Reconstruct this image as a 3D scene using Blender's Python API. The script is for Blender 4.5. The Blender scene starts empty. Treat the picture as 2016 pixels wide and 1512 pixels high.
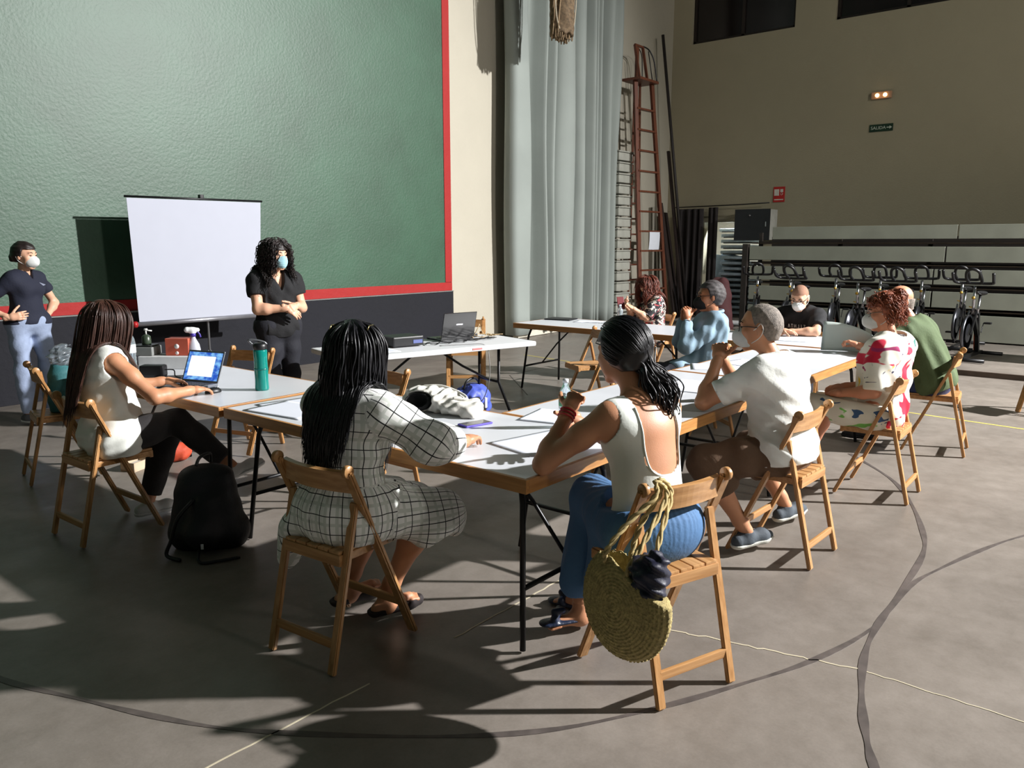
import bpy, bmesh, math, random
import numpy as np
from mathutils import Vector, Matrix
random.seed(7); RNG = np.random.RandomState(7)
SC = bpy.context.scene; COL = SC.collection
PI = math.pi
# ---------------------------------------------------------------- camera, world, lights, exposure
cam_d = bpy.data.cameras.new('camera'); cam = bpy.data.objects.new('camera', cam_d); COL.objects.link(cam)
FPX = 1550.0; cam_d.sensor_width = 36.0; cam_d.lens = 36.0*FPX/2016.0
AZ = math.radians(39.4); TILT = math.atan(276/1550.0); EYE = 1.62
cam.location = (0, 0, EYE); cam.rotation_euler = (PI/2-TILT, 0, AZ-PI/2)
cam_d.clip_end = 200; SC.camera = cam
w = bpy.data.worlds.new('world'); SC.world = w; w.use_nodes = True
w.node_tree.nodes['Background'].inputs[0].default_value = (0.75, 0.9, 0.78, 1)
w.node_tree.nodes['Background'].inputs[1].default_value = 0.06
vs = SC.view_settings; vs.view_transform = 'Standard'; vs.look = 'None'; vs.exposure = 0.0; vs.gamma = 1.0; vs.use_curve_mapping = False
def spot(name, loc, aim, power, size, angle, blend, col):
    d = bpy.data.lights.new(name, 'SPOT'); d.energy = power; d.shadow_soft_size = size; d.spot_size = math.radians(angle); d.spot_blend = blend; d.color = col
    o = bpy.data.objects.new(name, d); COL.objects.link(o); o.location = loc
    o.rotation_euler = (Vector(aim)-Vector(loc)).to_track_quat('-Z', 'Y').to_euler(); return o
spot('floodlight', (12.2, -8.0, 8.2), (5.0, 3.0, 0.0), 27500, 0.16, 100, 1.0, (1.0, 0.99, 0.985))
spot('floodlight_second', (18.0, -7.0, 8.0), (6.5, 4, 0), 5600, 0.16, 100, 0.9, (1.0, 0.985, 0.97))
spot('floodlight_far', (5.0, -10.0, 7.3), (14, 6, 1.0), 2300, 0.5, 100, 0.9, (1.0, 0.95, 0.88))

# ---------------------------------------------------------------- materials
def lin(c):
    return tuple((v/255/12.92 if v/255 <= .04045 else ((v/255+.055)/1.055)**2.4) for v in c)+(1,)
MATS = {}
def M(name, rgb, rough=.6, metal=0, var=0.12, vscale=6, bump=0, bscale=60, stretch=None, spec=.5, emit=None, estr=0, trans=0, alpha=1, sub=0, rgb2=None, coat=0):
    if name in MATS: return MATS[name]
    m = bpy.data.materials.new(name); m.use_nodes = True; nt = m.node_tree; b = nt.nodes['Principled BSDF']; L = nt.links
    c = lin(rgb); b.inputs['Roughness'].default_value = rough; b.inputs['Metallic'].default_value = metal
    b.inputs['Specular IOR Level'].default_value = spec; b.inputs['Transmission Weight'].default_value = trans; b.inputs['Alpha'].default_value = alpha
    if coat: b.inputs['Coat Weight'].default_value = coat
    if sub: b.inputs['Subsurface Weight'].default_value = sub; b.inputs['Subsurface Radius'].default_value = (.02, .008, .004); b.inputs['Subsurface Scale'].default_value = .5
    tc = nt.nodes.new('ShaderNodeTexCoord'); mp = nt.nodes.new('ShaderNodeMapping'); L.new(tc.outputs['Object'], mp.inputs[0])
    if stretch: mp.inputs['Scale'].default_value = stretch
    n = nt.nodes.new('ShaderNodeTexNoise'); n.inputs['Scale'].default_value = vscale; n.inputs['Detail'].default_value = 4; L.new(mp.outputs[0], n.inputs[0])
    r = nt.nodes.new('ShaderNodeValToRGB'); r.color_ramp.elements[0].position = .3; r.color_ramp.elements[1].position = .7
    d = lin(rgb2) if rgb2 else tuple(v*(1-var*1.6) for v in c[:3])+(1,)
    u = c if rgb2 else tuple(min(1, v*(1+var*.6)) for v in c[:3])+(1,)
    r.color_ramp.elements[0].color = d; r.color_ramp.elements[1].color = u
    L.new(n.outputs['Fac'], r.inputs[0]); L.new(r.outputs[0], b.inputs['Base Color'])
    if emit: b.inputs['Emission Color'].default_value = lin(emit); b.inputs['Emission Strength'].default_value = estr
    if bump:
        n2 = nt.nodes.new('ShaderNodeTexNoise'); n2.inputs['Scale'].default_value = bscale; n2.inputs['Detail'].default_value = 3; L.new(mp.outputs[0], n2.inputs[0])
        bp = nt.nodes.new('ShaderNodeBump'); bp.inputs['Strength'].default_value = bump; bp.inputs['Distance'].default_value = .02
        L.new(n2.outputs['Fac'], bp.inputs['Height']); L.new(bp.outputs[0], b.inputs['Normal'])
    MATS[name] = m; return m
def wood(name, a, b_, axis=2, rough=.45):
    s = [38, 38, 38]; s[axis] = 2.2
    return M(name, a, rough, vscale=1.6, stretch=tuple(s), rgb2=b_, bump=.08, bscale=2)

# ---------------------------------------------------------------- object helpers
def tag(o, label=None, cat=None, group=None, kind=None):
    if label: o['label'] = label
    if cat: o['category'] = cat
    if group: o['group'] = group
    if kind: o['kind'] = kind
    return o
def thing(name, label, cat, loc=(0, 0, 0), rz=0, group=None):
    o = bpy.data.objects.new(name, None); COL.objects.link(o); o.empty_display_size = .1
    o.location = loc; o.rotation_euler = (0, 0, rz); return tag(o, label, cat, group)
def link(name, me, mat, parent=None, smooth=False):
    o = bpy.data.objects.new(name, me); COL.objects.link(o)
    if mat: me.materials.append(mat)
    if parent: o.parent = parent
    if smooth:
        me.polygons.foreach_set('use_smooth', [True]*len(me.polygons))
    me.update(); return o
def wlink(name, me, mat, parent, smooth=False):
    """mesh in world coordinates parented under an empty at a base point"""
    bw = Matrix.Translation(parent.location) @ Matrix.Rotation(parent.rotation_euler[2], 4, 'Z')
    me.transform(bw.inverted()); return link(name, me, mat, parent, smooth)
class MB:
    """collects simple solids into one mesh"""
    def __init__(s): s.v = []; s.f = []; s.sm = []
    def add(s, v, f, sm=False):
        b = len(s.v); s.v += [tuple(map(float, p)) for p in v]; s.f += [tuple(i+b for i in q) for q in f]; s.sm += [sm]*len(f); return s
    def box(s, c, size, rz=0, rx=0, ry=0, bev=0):
        bm = bmesh.new(); bmesh.ops.create_cube(bm, size=1); bmesh.ops.scale(bm, vec=size, verts=bm.verts)
        if bev: bmesh.ops.bevel(bm, geom=bm.edges, offset=bev, segments=2, affect='EDGES', profile=.6)
        mt = Matrix.Translation(c) @ Matrix.Rotation(rz, 4, 'Z') @ Matrix.Rotation(ry, 4, 'Y') @ Matrix.Rotation(rx, 4, 'X')
        bmesh.ops.transform(bm, matrix=mt, verts=bm.verts); s.bm(bm); return s
    def bm(s, bm, sm=False):
        bm.verts.ensure_lookup_table(); bm.verts.index_update()
        s.add([v.co[:] for v in bm.verts], [[v.index for v in f.verts] for f in bm.faces], sm); bm.free(); return s
    def beam(s, a, b, w, d, up=(0, 0, 1), bev=.003, ext=0):
        """rectangular bar from a to b; w across, d along 'up'-ish"""
        a = Vector(a); b = Vector(b); z = (b-a).normalized(); a = a-z*ext; b = b+z*ext
        x = Vector(up).cross(z)
        if x.length < 1e-4: x = Vector((1, 0, 0)).cross(z)
        x.normalize(); y = z.cross(x)
        bm = bmesh.new(); bmesh.ops.create_cube(bm, size=1); bmesh.ops.scale(bm, vec=(w, d, (b-a).length), verts=bm.verts)
        if bev: bmesh.ops.bevel(bm, geom=bm.edges, offset=bev, segments=2, affect='EDGES')
        mt = Matrix((x, y, z)).transposed().to_4x4(); mt.translation = (a+b)/2
        bmesh.ops.transform(bm, matrix=mt, verts=bm.verts); return s.bm(bm)
    def tube(s, pts, r, n=10, cap=True, closed=False):
        P = [Vector(p) for p in pts]; R = r if isinstance(r, (list, tuple)) else [r]*len(P); m = len(P)
        rings = []; up = Vector((0, 0, 1)); T0 = None; N = None
        for i in range(m):
            if closed: t = (P[(i+1) % m]-P[(i-1) % m])
            else: t = (P[min(i+1, m-1)]-P[max(i-1, 0)])
            t.normalize()
            if N is None:
                N = t.cross(up)
                if N.length < .05: N = t.cross(Vector((1, 0, 0)))
                N.normalize()
            else:
                N = N-t*N.dot(t)
                if N.length < 1e-5: N = t.orthogonal()
                N.normalize()
            B = t.cross(N)
            rings.append([P[i]+(N*math.cos(a)+B*math.sin(a))*R[i] for a in [2*PI*k/n for k in range(n)]])
        v = [p for q in rings for p in q]; f = []
        for i in range(m if closed else m-1):
            for k in range(n):
                a = i*n+k; b = i*n+(k+1) % n; j = ((i+1) % m)*n
                f.append((a, b, j+(k+1) % n, j+k))
        if cap and not closed: f.append(tuple(range(n-1, -1, -1))); f.append(tuple((m-1)*n+k for k in range(n)))
        return s.add(v, f, True)
    def lathe(s, prof, c=(0, 0, 0), n=24, axis='Z', rot=None):
        v = []; f = []; m = len(prof)
        for r, z in prof:
            for k in range(n): v.append(Vector((r*math.cos(2*PI*k/n), r*math.sin(2*PI*k/n), z)))
        for i in range(m-1):
            for k in range(n): f.append((i*n+k, i*n+(k+1) % n, (i+1)*n+(k+1) % n, (i+1)*n+k))
        if prof[0][0] > 1e-5: f.append(tuple(range(n-1, -1, -1)))
        if prof[-1][0] > 1e-5: f.append(tuple((m-1)*n+k for k in range(n)))
        q = Matrix.Rotation(PI/2, 3, 'X') if axis == 'Y' else (Matrix.Rotation(PI/2, 3, 'Y') if axis == 'X' else Matrix.Identity(3))
        if rot is not None: q = rot @ q
        return s.add([q @ p+Vector(c) for p in v], f, True)
    def mesh(s, name='m'):
        me = bpy.data.meshes.new(name); me.from_pydata(s.v, [], s.f); me.polygons.foreach_set('use_smooth', s.sm); me.update(); return me
    def build(s, name, mat, parent=None, world=False):
        me = s.mesh(name)
        return wlink(name, me, mat, parent) if world else link(name, me, mat, parent)
def kids(o): return [c for c in bpy.data.objects if c.parent == o]
def copy_tree(o, parent=None):
    c = o.copy(); COL.objects.link(c); c.parent = parent
    for k in kids(o): copy_tree(k, c)
    return c
def place(proto, state, loc, rz, label, group=None, scale=None):
    """first call uses the prototype itself, later ones copies"""
    o = proto if not state.get(proto.name) else copy_tree(proto)
    state[proto.name] = 1 if not state.get(proto.name) else state[proto.name]+1
    o.location = loc; o.rotation_euler = (0, 0, rz); o['label'] = label
    if group: o['group'] = group
    elif 'group' in o: del o['group']
    return o
def crv(pts, n=8):
    """Catmull-Rom through points"""
    P = [Vector(p) for p in pts]; out = []
    for i in range(len(P)-1):
        a = P[max(i-1, 0)]; b = P[i]; c = P[i+1]; d = P[min(i+2, len(P)-1)]
        for k in range(n):
            t = k/n; out.append(.5*((2*b)+(-a+c)*t+(2*a-5*b+4*c-d)*t*t+(-a+3*b-3*c+d)*t**3))
    out.append(P[-1]); return out
# ---------------------------------------------------------------- signed distance modelling: smooth bodies and cloth
def nv(v):
    v = np.asarray(v, float); return v/(np.linalg.norm(v)+1e-12)
class Cap:
    def __init__(s, a, b, ra, rb=None, k=.02, flat=None, off=0):
        s.a = np.array(a, float); s.b = np.array(b, float); s.ra = ra; s.rb = ra if rb is None else rb; s.k = k; s.flat = flat; s.off = off
    def box(s, m):
        r = max(s.ra, s.rb)+s.off+m; return np.minimum(s.a, s.b)-r, np.maximum(s.a, s.b)+r
    def grow(s, o, k=None):
        return Cap(s.a, s.b, s.ra+o, s.rb+o, s.k if k is None else k, s.flat)
    def d(s, P):
        ab = s.b-s.a; L2 = ab@ab+1e-12; q = P-s.a
        if s.flat is not None:
            n, f = s.flat; n = nv(n-ab*(n@ab)/L2)
            t = np.clip((q@ab)/L2, 0, 1); rel = q-t[..., None]*ab
            dn = rel@n; rel = rel+(dn*(1/f-1))[..., None]*n
            dd = np.linalg.norm(rel, axis=-1); r = s.ra+(s.rb-s.ra)*t
            return (dd-r)*(f**.5)
        t = np.clip((q@ab)/L2, 0, 1)
        return np.linalg.norm(q-t[..., None]*ab, axis=-1)-(s.ra+(s.rb-s.ra)*t)
class Ell:
    def __init__(s, c, ax, r, k=.02):
        s.c = np.array(c, float); s.ax = np.array(ax, float); s.r = np.array(r, float); s.k = k
    def box(s, m):
        e = np.abs(s.ax.T)@s.r+m; return s.c-e, s.c+e
    def grow(s, o, k=None): return Ell(s.c, s.ax, s.r+o, s.k if k is None else k)
    def d(s, P):
        q = (P-s.c)@s.ax.T; k0 = np.linalg.norm(q/s.r, axis=-1); k1 = np.linalg.norm(q/s.r**2, axis=-1)+1e-9
        return k0*(k0-1)/k1
def smin(a, b, k):
    h = np.maximum(k-np.abs(a-b), 0)/k; return np.minimum(a, b)-h*h*k*.25
def sdf_pts(prims, P):
    D = np.full(P.shape[:-1], 1.0)
    for p in prims: D = smin(D, p.d(P), p.k)
    return D
def sdf_grid(prims, h, cut=None, bounds=None, disp=None):
    lo = np.min([p.box(.03)[0] for p in prims], axis=0); hi = np.max([p.box(.03)[1] for p in prims], axis=0)
    if bounds is not None: lo = np.maximum(lo, bounds[0]); hi = np.minimum(hi, bounds[1])
    n = np.ceil((hi-lo)/h).astype(int)+2; F = np.full(n, .25, np.float32)
    ax = [lo[i]+h*np.arange(n[i]) for i in range(3)]
    for p in prims:
        l, u = p.box(.05+p.k); i0 = np.clip(((l-lo)/h).astype(int), 0, n); i1 = np.clip(((u-lo)/h).astype(int)+2, 0, n)
        if np.any(i1 <= i0): continue
        X = np.stack(np.meshgrid(ax[0][i0[0]:i1[0]], ax[1][i0[1]:i1[1]], ax[2][i0[2]:i1[2]], indexing='ij'), -1)
        sl = tuple(slice(i0[i], i1[i]) for i in range(3)); F[sl] = smin(F[sl], p.d(X), p.k)
    if cut is not None or disp is not None:
        X = np.stack(np.meshgrid(*ax, indexing='ij'), -1)
        if disp is not None: F = F+disp(X)
        if cut is not None: F = np.maximum(F, cut(X))
    return F, lo
def nets(F, lo, h):
    F = np.pad(F, 1, constant_values=.2); lo = np.array(lo)-h; S = F < 0; nx, ny, nz = F.shape
    C = [(i, j, k) for i in (0, 1) for j in (0, 1) for k in (0, 1)]
    def sub(A, c): return A[c[0]:nx-1+c[0], c[1]:ny-1+c[1], c[2]:nz-1+c[2]]
    cnt = sum(sub(S, c).astype(np.int8) for c in C); mask = (cnt > 0) & (cnt < 8)
    I = np.argwhere(mask); idx = np.full(mask.shape, -1, np.int64); idx[mask] = np.arange(len(I))
    acc = np.zeros((len(I), 3)); w = np.zeros(len(I))
    for a in C:
        for ax in range(3):
            if a[ax]: continue
            b = list(a); b[ax] = 1
            fa = F[I[:, 0]+a[0], I[:, 1]+a[1], I[:, 2]+a[2]]; fb = F[I[:, 0]+b[0], I[:, 1]+b[1], I[:, 2]+b[2]]
            m = (fa < 0) != (fb < 0); t = np.where(m, fa/np.where(m, fa-fb, 1), 0)
            p = np.tile(np.array(a, float), (len(I), 1)); p[:, ax] += t
            acc += p*m[:, None]; w += m
    V = lo+h*(I+acc/w[:, None]); faces = []
    for ax in range(3):
        o = [q for q in range(3) if q != ax]
        s0 = [slice(1, -1)]*3; s0[ax] = slice(0, -1); s1 = [slice(1, -1)]*3; s1[ax] = slice(1, None)
        A = S[tuple(s0)]; B = S[tuple(s1)]
        E_ = np.argwhere(A != B); base = E_.copy(); base[:, o[0]] += 1; base[:, o[1]] += 1
        inside = A[E_[:, 0], E_[:, 1], E_[:, 2]]
        q = []
        for d0, d1 in ((-1, -1), (0, -1), (0, 0), (-1, 0)):
            c = base.copy(); c[:, o[0]] += d0; c[:, o[1]] += d1; q.append(idx[c[:, 0], c[:, 1], c[:, 2]])
        q = np.stack(q, 1); flip = inside if ax != 1 else ~inside
        q = np.where(flip[:, None], q, q[:, ::-1]); faces.append(q)
    return V, np.concatenate(faces)
def np_mesh(name, V, Fc):
    me = bpy.data.meshes.new(name); me.vertices.add(len(V)); me.vertices.foreach_set('co', np.asarray(V, np.float32).ravel())
    k = Fc.shape[1]; me.loops.add(len(Fc)*k); me.loops.foreach_set('vertex_index', Fc.astype(np.int32).ravel())
    me.polygons.add(len(Fc)); me.polygons.foreach_set('loop_start', np.arange(0, len(Fc)*k, k, dtype=np.int32))
    me.polygons.foreach_set('loop_total', np.full(len(Fc), k, np.int32))
    me.update(calc_edges=True); me.validate(); me.polygons.foreach_set('use_smooth', [True]*len(me.polygons)); return me
def merge_vf(parts):
    V = []; Q = []; b = 0
    for v, f in parts: V.append(v); Q.append(f+b); b += len(v)
    return np.concatenate(V), np.concatenate(Q)
def sdf_mesh(name, prims, h, mat, parent, cut=None, disp=None, extra=None, puv=None, bounds=None):
    F, lo = sdf_grid(prims, h, cut, bounds, disp); V, Q = nets(F, lo, h)
    if extra: V, Q = merge_vf([(V, Q)]+extra)
    me = np_mesh(name, V, Q)
    if puv is not None:
        at = me.attributes.new('puv', 'FLOAT_VECTOR', 'POINT'); at.data.foreach_set('vector', puv(V).astype(np.float32).ravel())
    return wlink(name, me, mat, parent)
def plane(p, n):
    p = np.array(p, float); n = nv(n); return lambda X: (X-p)@n        # keeps the side opposite to n
def inter(*fs): return lambda X: np.maximum.reduce([f(X) for f in fs])
def folds(freq, amp, d=(0, 0, 1), seed=0):
    r = np.random.RandomState(seed); W = r.randn(4, 3); W /= np.linalg.norm(W, axis=1)[:, None]; ph = r.rand(4)*6.28; d = np.array(d, float)
    def f(X):
        s = 0
        for i in range(4): s = s+np.sin((X@(W[i]+d*.3))*freq*(1+.35*i)+ph[i]+2.2*np.sin((X@W[(i+1) % 4])*freq*.31))
        return amp*s/2.2
    return f
def tubes_np(paths, rad, n=5):
    """paths (N,M,3), rad (N,M): many tapered strands as quads"""
    N_, M_, _ = paths.shape; t = np.gradient(paths, axis=1); t /= np.linalg.norm(t, axis=2, keepdims=True)+1e-9
    ref = np.array([.31, .22, .93]); u = np.cross(t, ref); u /= np.linalg.norm(u, axis=2, keepdims=True)+1e-9; v = np.cross(t, u)
    a = 2*PI*np.arange(n)/n; R = rad[..., None, None]
    V = paths[:, :, None, :]+R*(u[:, :, None, :]*np.cos(a)[None, None, :, None]+v[:, :, None, :]*np.sin(a)[None, None, :, None])
    i, j, k = np.meshgrid(np.arange(N_), np.arange(M_-1), np.arange(n), indexing='ij')
    def id_(i, j, k): return (i*M_+j)*n+k
    Q = np.stack([id_(i, j, k), id_(i, j, (k+1) % n), id_(i, j+1, (k+1) % n), id_(i, j+1, k)], -1).reshape(-1, 4)
    return V.reshape(-1, 3), Q
# ---------------------------------------------------------------- the hall
def node_mat(name):
    m = bpy.data.materials.new(name); m.use_nodes = True; nt = m.node_tree; return m, nt, nt.nodes['Principled BSDF'], nt.links
def floor_material():
    m, nt, b, L = node_mat('polished_concrete'); N = nt.nodes.new
    tc = N('ShaderNodeTexCoord')
    def noise(sc, det, rough=.6): n = N('ShaderNodeTexNoise'); n.inputs['Scale'].default_value = sc; n.inputs['Detail'].default_value = det; n.inputs['Roughness'].default_value = rough; L.new(tc.outputs['Object'], n.inputs[0]); return n.outputs['Fac']
    def ramp(v, a, ca, b_, cb): r = N('ShaderNodeValToRGB'); e = r.color_ramp.elements; e[0].position = a; e[0].color = ca; e[1].position = b_; e[1].color = cb; L.new(v, r.inputs[0]); return r.outputs[0]
    def mul(a, b_, f=1.0): x = N('ShaderNodeMix'); x.data_type = 'RGBA'; x.blend_type = 'MULTIPLY'; x.inputs[0].default_value = f; L.new(a, x.inputs[6]); L.new(b_, x.inputs[7]); return x.outputs[2]
    base = ramp(noise(.55, 5), .3, lin((116, 109, 102)), .72, lin((146, 137, 128)))
    c = mul(base, ramp(noise(7, 8, .7), .35, (.76, .75, .73, 1), .65, (1, 1, 1, 1)), .8)
    c = mul(c, ramp(noise(90, 3), .3, (.85, .85, .85, 1), .7, (1, 1, 1, 1)), .6)
    L.new(c, b.inputs['Base Color'])
    r = ramp(noise(2.2, 5), .3, (.34,)*3+(1,), .75, (.55,)*3+(1,)); L.new(r, b.inputs['Roughness'])
    bp = N('ShaderNodeBump'); bp.inputs['Strength'].default_value = .12; bp.inputs['Distance'].default_value = .01; L.new(noise(14, 6), bp.inputs['Height']); L.new(bp.outputs[0], b.inputs['Normal'])
    return m
def wall_paint(name, rgb, rough, bump, bscale, var=.06, brick=False, rgb2=None):
    m, nt, b, L = node_mat(name); N = nt.nodes.new
    tc = N('ShaderNodeTexCoord'); mp = N('ShaderNodeMapping'); L.new(tc.outputs['Object'], mp.inputs[0])
    n = N('ShaderNodeTexNoise'); n.inputs['Scale'].default_value = 1.3; n.inputs['Detail'].default_value = 7; n.inputs['Roughness'].default_value = .65; L.new(mp.outputs[0], n.inputs[0])
    r = N('ShaderNodeValToRGB'); r.color_ramp.elements[0].position = .3; r.color_ramp.elements[1].position = .7
    c = lin(rgb); r.color_ramp.elements[0].color = tuple(v*(1-var*2) for v in c[:3])+(1,); r.color_ramp.elements[1].color = lin(rgb2) if rgb2 else c; L.new(n.outputs[0], r.inputs[0]); L.new(r.outputs[0], b.inputs['Base Color'])
    b.inputs['Roughness'].default_value = rough; b.inputs['Specular IOR Level'].default_value = .6 if 'green' in name else .5
    n2 = N('ShaderNodeTexNoise'); n2.inputs['Scale'].default_value = bscale; n2.inputs['Detail'].default_value = 4; L.new(mp.outputs[0], n2.inputs[0])
    bp = N('ShaderNodeBump'); bp.inputs['Strength'].default_value = bump; bp.inputs['Distance'].default_value = .03; L.new(n2.outputs[0], bp.inputs['Height'])
    if brick:
        mp2 = N('ShaderNodeMapping'); mp2.inputs['Rotation'].default_value = (PI/2, 0, 0); L.new(tc.outputs['Object'], mp2.inputs[0])
        k = N('ShaderNodeTexBrick'); k.inputs['Scale'].default_value = 1.0; k.inputs['Brick Width'].default_value = .4; k.inputs['Row Height'].default_value = .2; k.inputs['Mortar Size'].default_value = .008; k.inputs['Mortar Smooth'].default_value = .6; L.new(mp2.outputs[0], k.inputs[0])
        b2 = N('ShaderNodeBump'); b2.inputs['Strength'].default_value = .35; b2.inputs['Distance'].default_value = .006; b2.invert = True; L.new(k.outputs['Fac'], b2.inputs['Height']); L.new(bp.outputs[0], b2.inputs['Normal']); L.new(b2.outputs[0], b.inputs['Normal'])
    else: L.new(bp.outputs[0], b.inputs['Normal'])
    return m
m_floor = floor_material()
m_green = wall_paint('green_fronton_paint', (46, 80, 58), .5, .12, 34, .10, False, (50, 86, 64))
m_red = wall_paint('red_line_paint', (158, 26, 24), .75, .3, 9)
m_navy = wall_paint('dark_rubber_dado', (15, 16, 26), .85, .2, 14, .14)
m_cream = wall_paint('cream_wall_paint', (180, 174, 158), .7, .12, 30, .03)
m_beige = wall_paint('beige_wall_paint', (166, 158, 134), .8, .12, 30, .03)
m_dark = M('black_metal', (22, 22, 24), .4, .3, var=.05)
m_steel = M('chrome', (190, 190, 195), .22, 1)
m_black = M('black_plastic', (20, 20, 23), .42, var=.05)
m_bgloss = M('black_gloss', (10, 10, 13), .2)
m_white = M('white_plastic', (225, 225, 225), .45, var=.02)
YW = 8.95; XW = 16.5
def st(name, mb, mat, parent=None): o = mb.build(name, mat, parent); o['kind'] = 'structure'; return o
st('floor', MB().box((6, 1, -.1), (30, 24, .2)), m_floor)
st('wall_front', MB().box((13.0, YW+.15, 4.5), (7.3, .3, 9)), m_cream)
st('wall_front_green', MB().box((.1, YW+.15, 4.95), (18.2, .3, 8.1)), m_green)
b = MB().box((.17, YW-.004+.01, .94), (18.36, .03, .13)).box((9.275, YW+.006, 5.005), (.15, .03, 7.99))
st('trim_1', b, m_red)
st('trim_2', MB().box((.17, YW-.005, .43), (18.36, .06, .86), bev=.004), m_navy)
st('trim_3', MB().box((.17, YW-.03, .867), (18.36, .035, .012)), M('grey_edge', (120, 120, 118), .6))
# right wall with doorway and high windows (real openings)
b = MB(); T = .3; X0 = XW+T/2
def wseg(y0, y1, z0, z1): b.box((X0, (y0+y1)/2, (z0+z1)/2), (T, y1-y0, z1-z0))
wseg(-11, 6.75, 0, 5.88); wseg(6.75, 8.02, 2.09, 5.88); wseg(8.02, 9.25, 0, 5.88)
wseg(8.5, 9.25, 5.88, 7.6); wseg(5.46, 6.25, 5.88, 7.6); wseg(-11, 2.9, 5.88, 7.6); wseg(-11, 9.25, 7.6, 9.0)
st('wall_right', b, m_beige)
def window(n, y0, y1):
    w_ = MB().box((XW+.12, (y0+y1)/2, 5.91), (.08, y1-y0, .06)).box((XW+.12, (y0+y1)/2, 7.57), (.08, y1-y0, .06))
    for y in (y0+.03, y1-.03, (y0+y1)/2): w_.box((XW+.12, y, 6.74), (.08, .06, 1.72))
    f = st('window_%d' % n, w_, M('dark_frame', (40, 32, 28), .5))
    g = MB().box((XW+.13, (y0+y1)/2, 6.74), (.012, y1-y0, 1.68)).build('glass', M('dark_glass', (30, 24, 24), .12, spec=.6, var=.3, vscale=1.5), f)
window(1, 6.25, 8.5); window(2, 2.9, 5.46)
# store room behind the doorway
b = MB().box((19.4, 7.2, 1.3), (.1, 4, 2.6)).box((18, 9.2, 1.3), (2.9, .1, 2.6)).box((18, 5.2, 1.3), (2.9, .1, 2.6)).box((18.1, 7.2, 2.65), (2.9, 4, .1))
st('wall_storeroom', b, m_cream)
st('floor_storeroom', MB().box((20.1, 7.2, -.1), (1.4, 4.2, .2)), m_floor) if False else None
# the store room's own tube lamp
lt = thing('tube_lamp', 'fluorescent tube lamp on the ceiling of the lit storeroom', 'lamp', (17.1, 7.4, 2.58))
MB().box((0, 0, 0), (.12, 1.2, .04)).build('housing', m_white, lt)
MB().tube([(0, -.55, -.035), (0, .55, -.035)], .014).build('tube', M('lit_tube', (235, 240, 255), .5, emit=(225, 238, 255), estr=6), lt)
d = bpy.data.lights.new('storeroom_light', 'AREA'); d.shape = 'RECTANGLE'; d.size = .1; d.size_y = 1.1; d.energy = 160; d.color = (.85, .93, 1)
o = bpy.data.objects.new('storeroom_light', d); COL.objects.link(o); o.location = (17.1, 7.4, 2.52)
# floor markings and joints
def strip(pts, wd, z=.0015):
    P = [Vector((p[0], p[1], 0)) for p in pts]; L_ = []; R_ = []
    for i, p in enumerate(P):
        t = (P[min(i+1, len(P)-1)]-P[max(i-1, 0)]).normalized(); n = Vector((-t.y, t.x, 0)); ww = wd[i] if isinstance(wd, list) else wd
        L_.append(p+n*ww/2); R_.append(p-n*ww/2)
    v = [(q.x, q.y, z) for q in L_+R_]+[(q.x, q.y, -.004) for q in L_+R_]; n = len(P); f = []
    for i in range(n-1): f += [(i+n, i+1+n, i+1, i), (i, i+1, i+1+2*n, i+2*n), (i+n, i+3*n, i+1+3*n, i+1+n)]
    return MB().add(v, f)
st('trim_4', strip([(7.9, -.9), (8.06, .1), (8.34, 2.47), (8.75, 5.2), (9.05, 7.2)], .035), M('yellow_line', (196, 182, 96), .5))
m_smear = M('rubber_mark', (88, 80, 76), .5, var=.25, vscale=12)
big = crv([(5.6, .2), (5.09, .448), (4.736, .582), (4.279, .713), (3.953, .78), (3.414, .796), (2.972, .904), (2.609, 1.061), (2.287, 1.222), (1.974, 1.416), (1.725, 1.654), (1.461, 1.988), (1.263, 2.282), (1.135, 2.553), (1.013, 2.873), (.885, 3.231), (.8, 3.7)], 5)
st('trim_5', strip(big, [.022+.008*math.sin(i*.7) for i in range(len(big))]), m_smear)
arc = crv([(6.3, 1.75), (5.814, 1.341), (5.358, 1.104), (4.786, .90), (4.4, .82), (3.774, .795), (3.39, .785), (3.1, .749), (2.801, .671), (2.591, .598), (2.439, .531), (2.2, .4)], 5)
st('trim_6', strip(arc, [.026+.008*math.sin(i*.9+1) for i in range(len(arc))], .002), m_smear)
def jit(a, b_, n, s, sd):
    r = random.Random(sd); return [(a[0]+(b_[0]-a[0])*i/n+r.uniform(-s, s), a[1]+(b_[1]-a[1])*i/n+r.uniform(-s, s)) for i in range(n+1)]
st('trim_7', strip(jit((2.84, 1.46), (3.02, .72), 26, .009, 3), .008), M('pale_crack', (196, 186, 160), .6))
st('trim_8', strip(jit((3.02, .72), (3.02, .1), 18, .005, 4), .006), MATS['pale_crack'])
st('trim_9', strip(jit((1.1, 2.15), (1.75, 2.13), 12, .003, 5), .006), MATS['pale_crack'])
st('trim_10', strip(jit((2.2, 2.12), (2.98, 2.12), 14, .006, 6), .007), MATS['pale_crack'])
st('trim_11', strip([(6.6, 5.2), (7.5, 6.2), (9.4, 6.3), (11, 6.6)], .012), M('thin_joint', (84, 78, 74), .6))
# raised floor under the bicycles, baseboard under curtain
st('floor_raised', MB().box((13.8, -.1, .03), (5.4, 12.6, .075), bev=.004), m_floor)
st('trim_12', MB().box((11.085, -.1, .03), (.03, 12.6, .072)), M('dark_kerb', (82, 68, 58), .7, var=.2))
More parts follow.
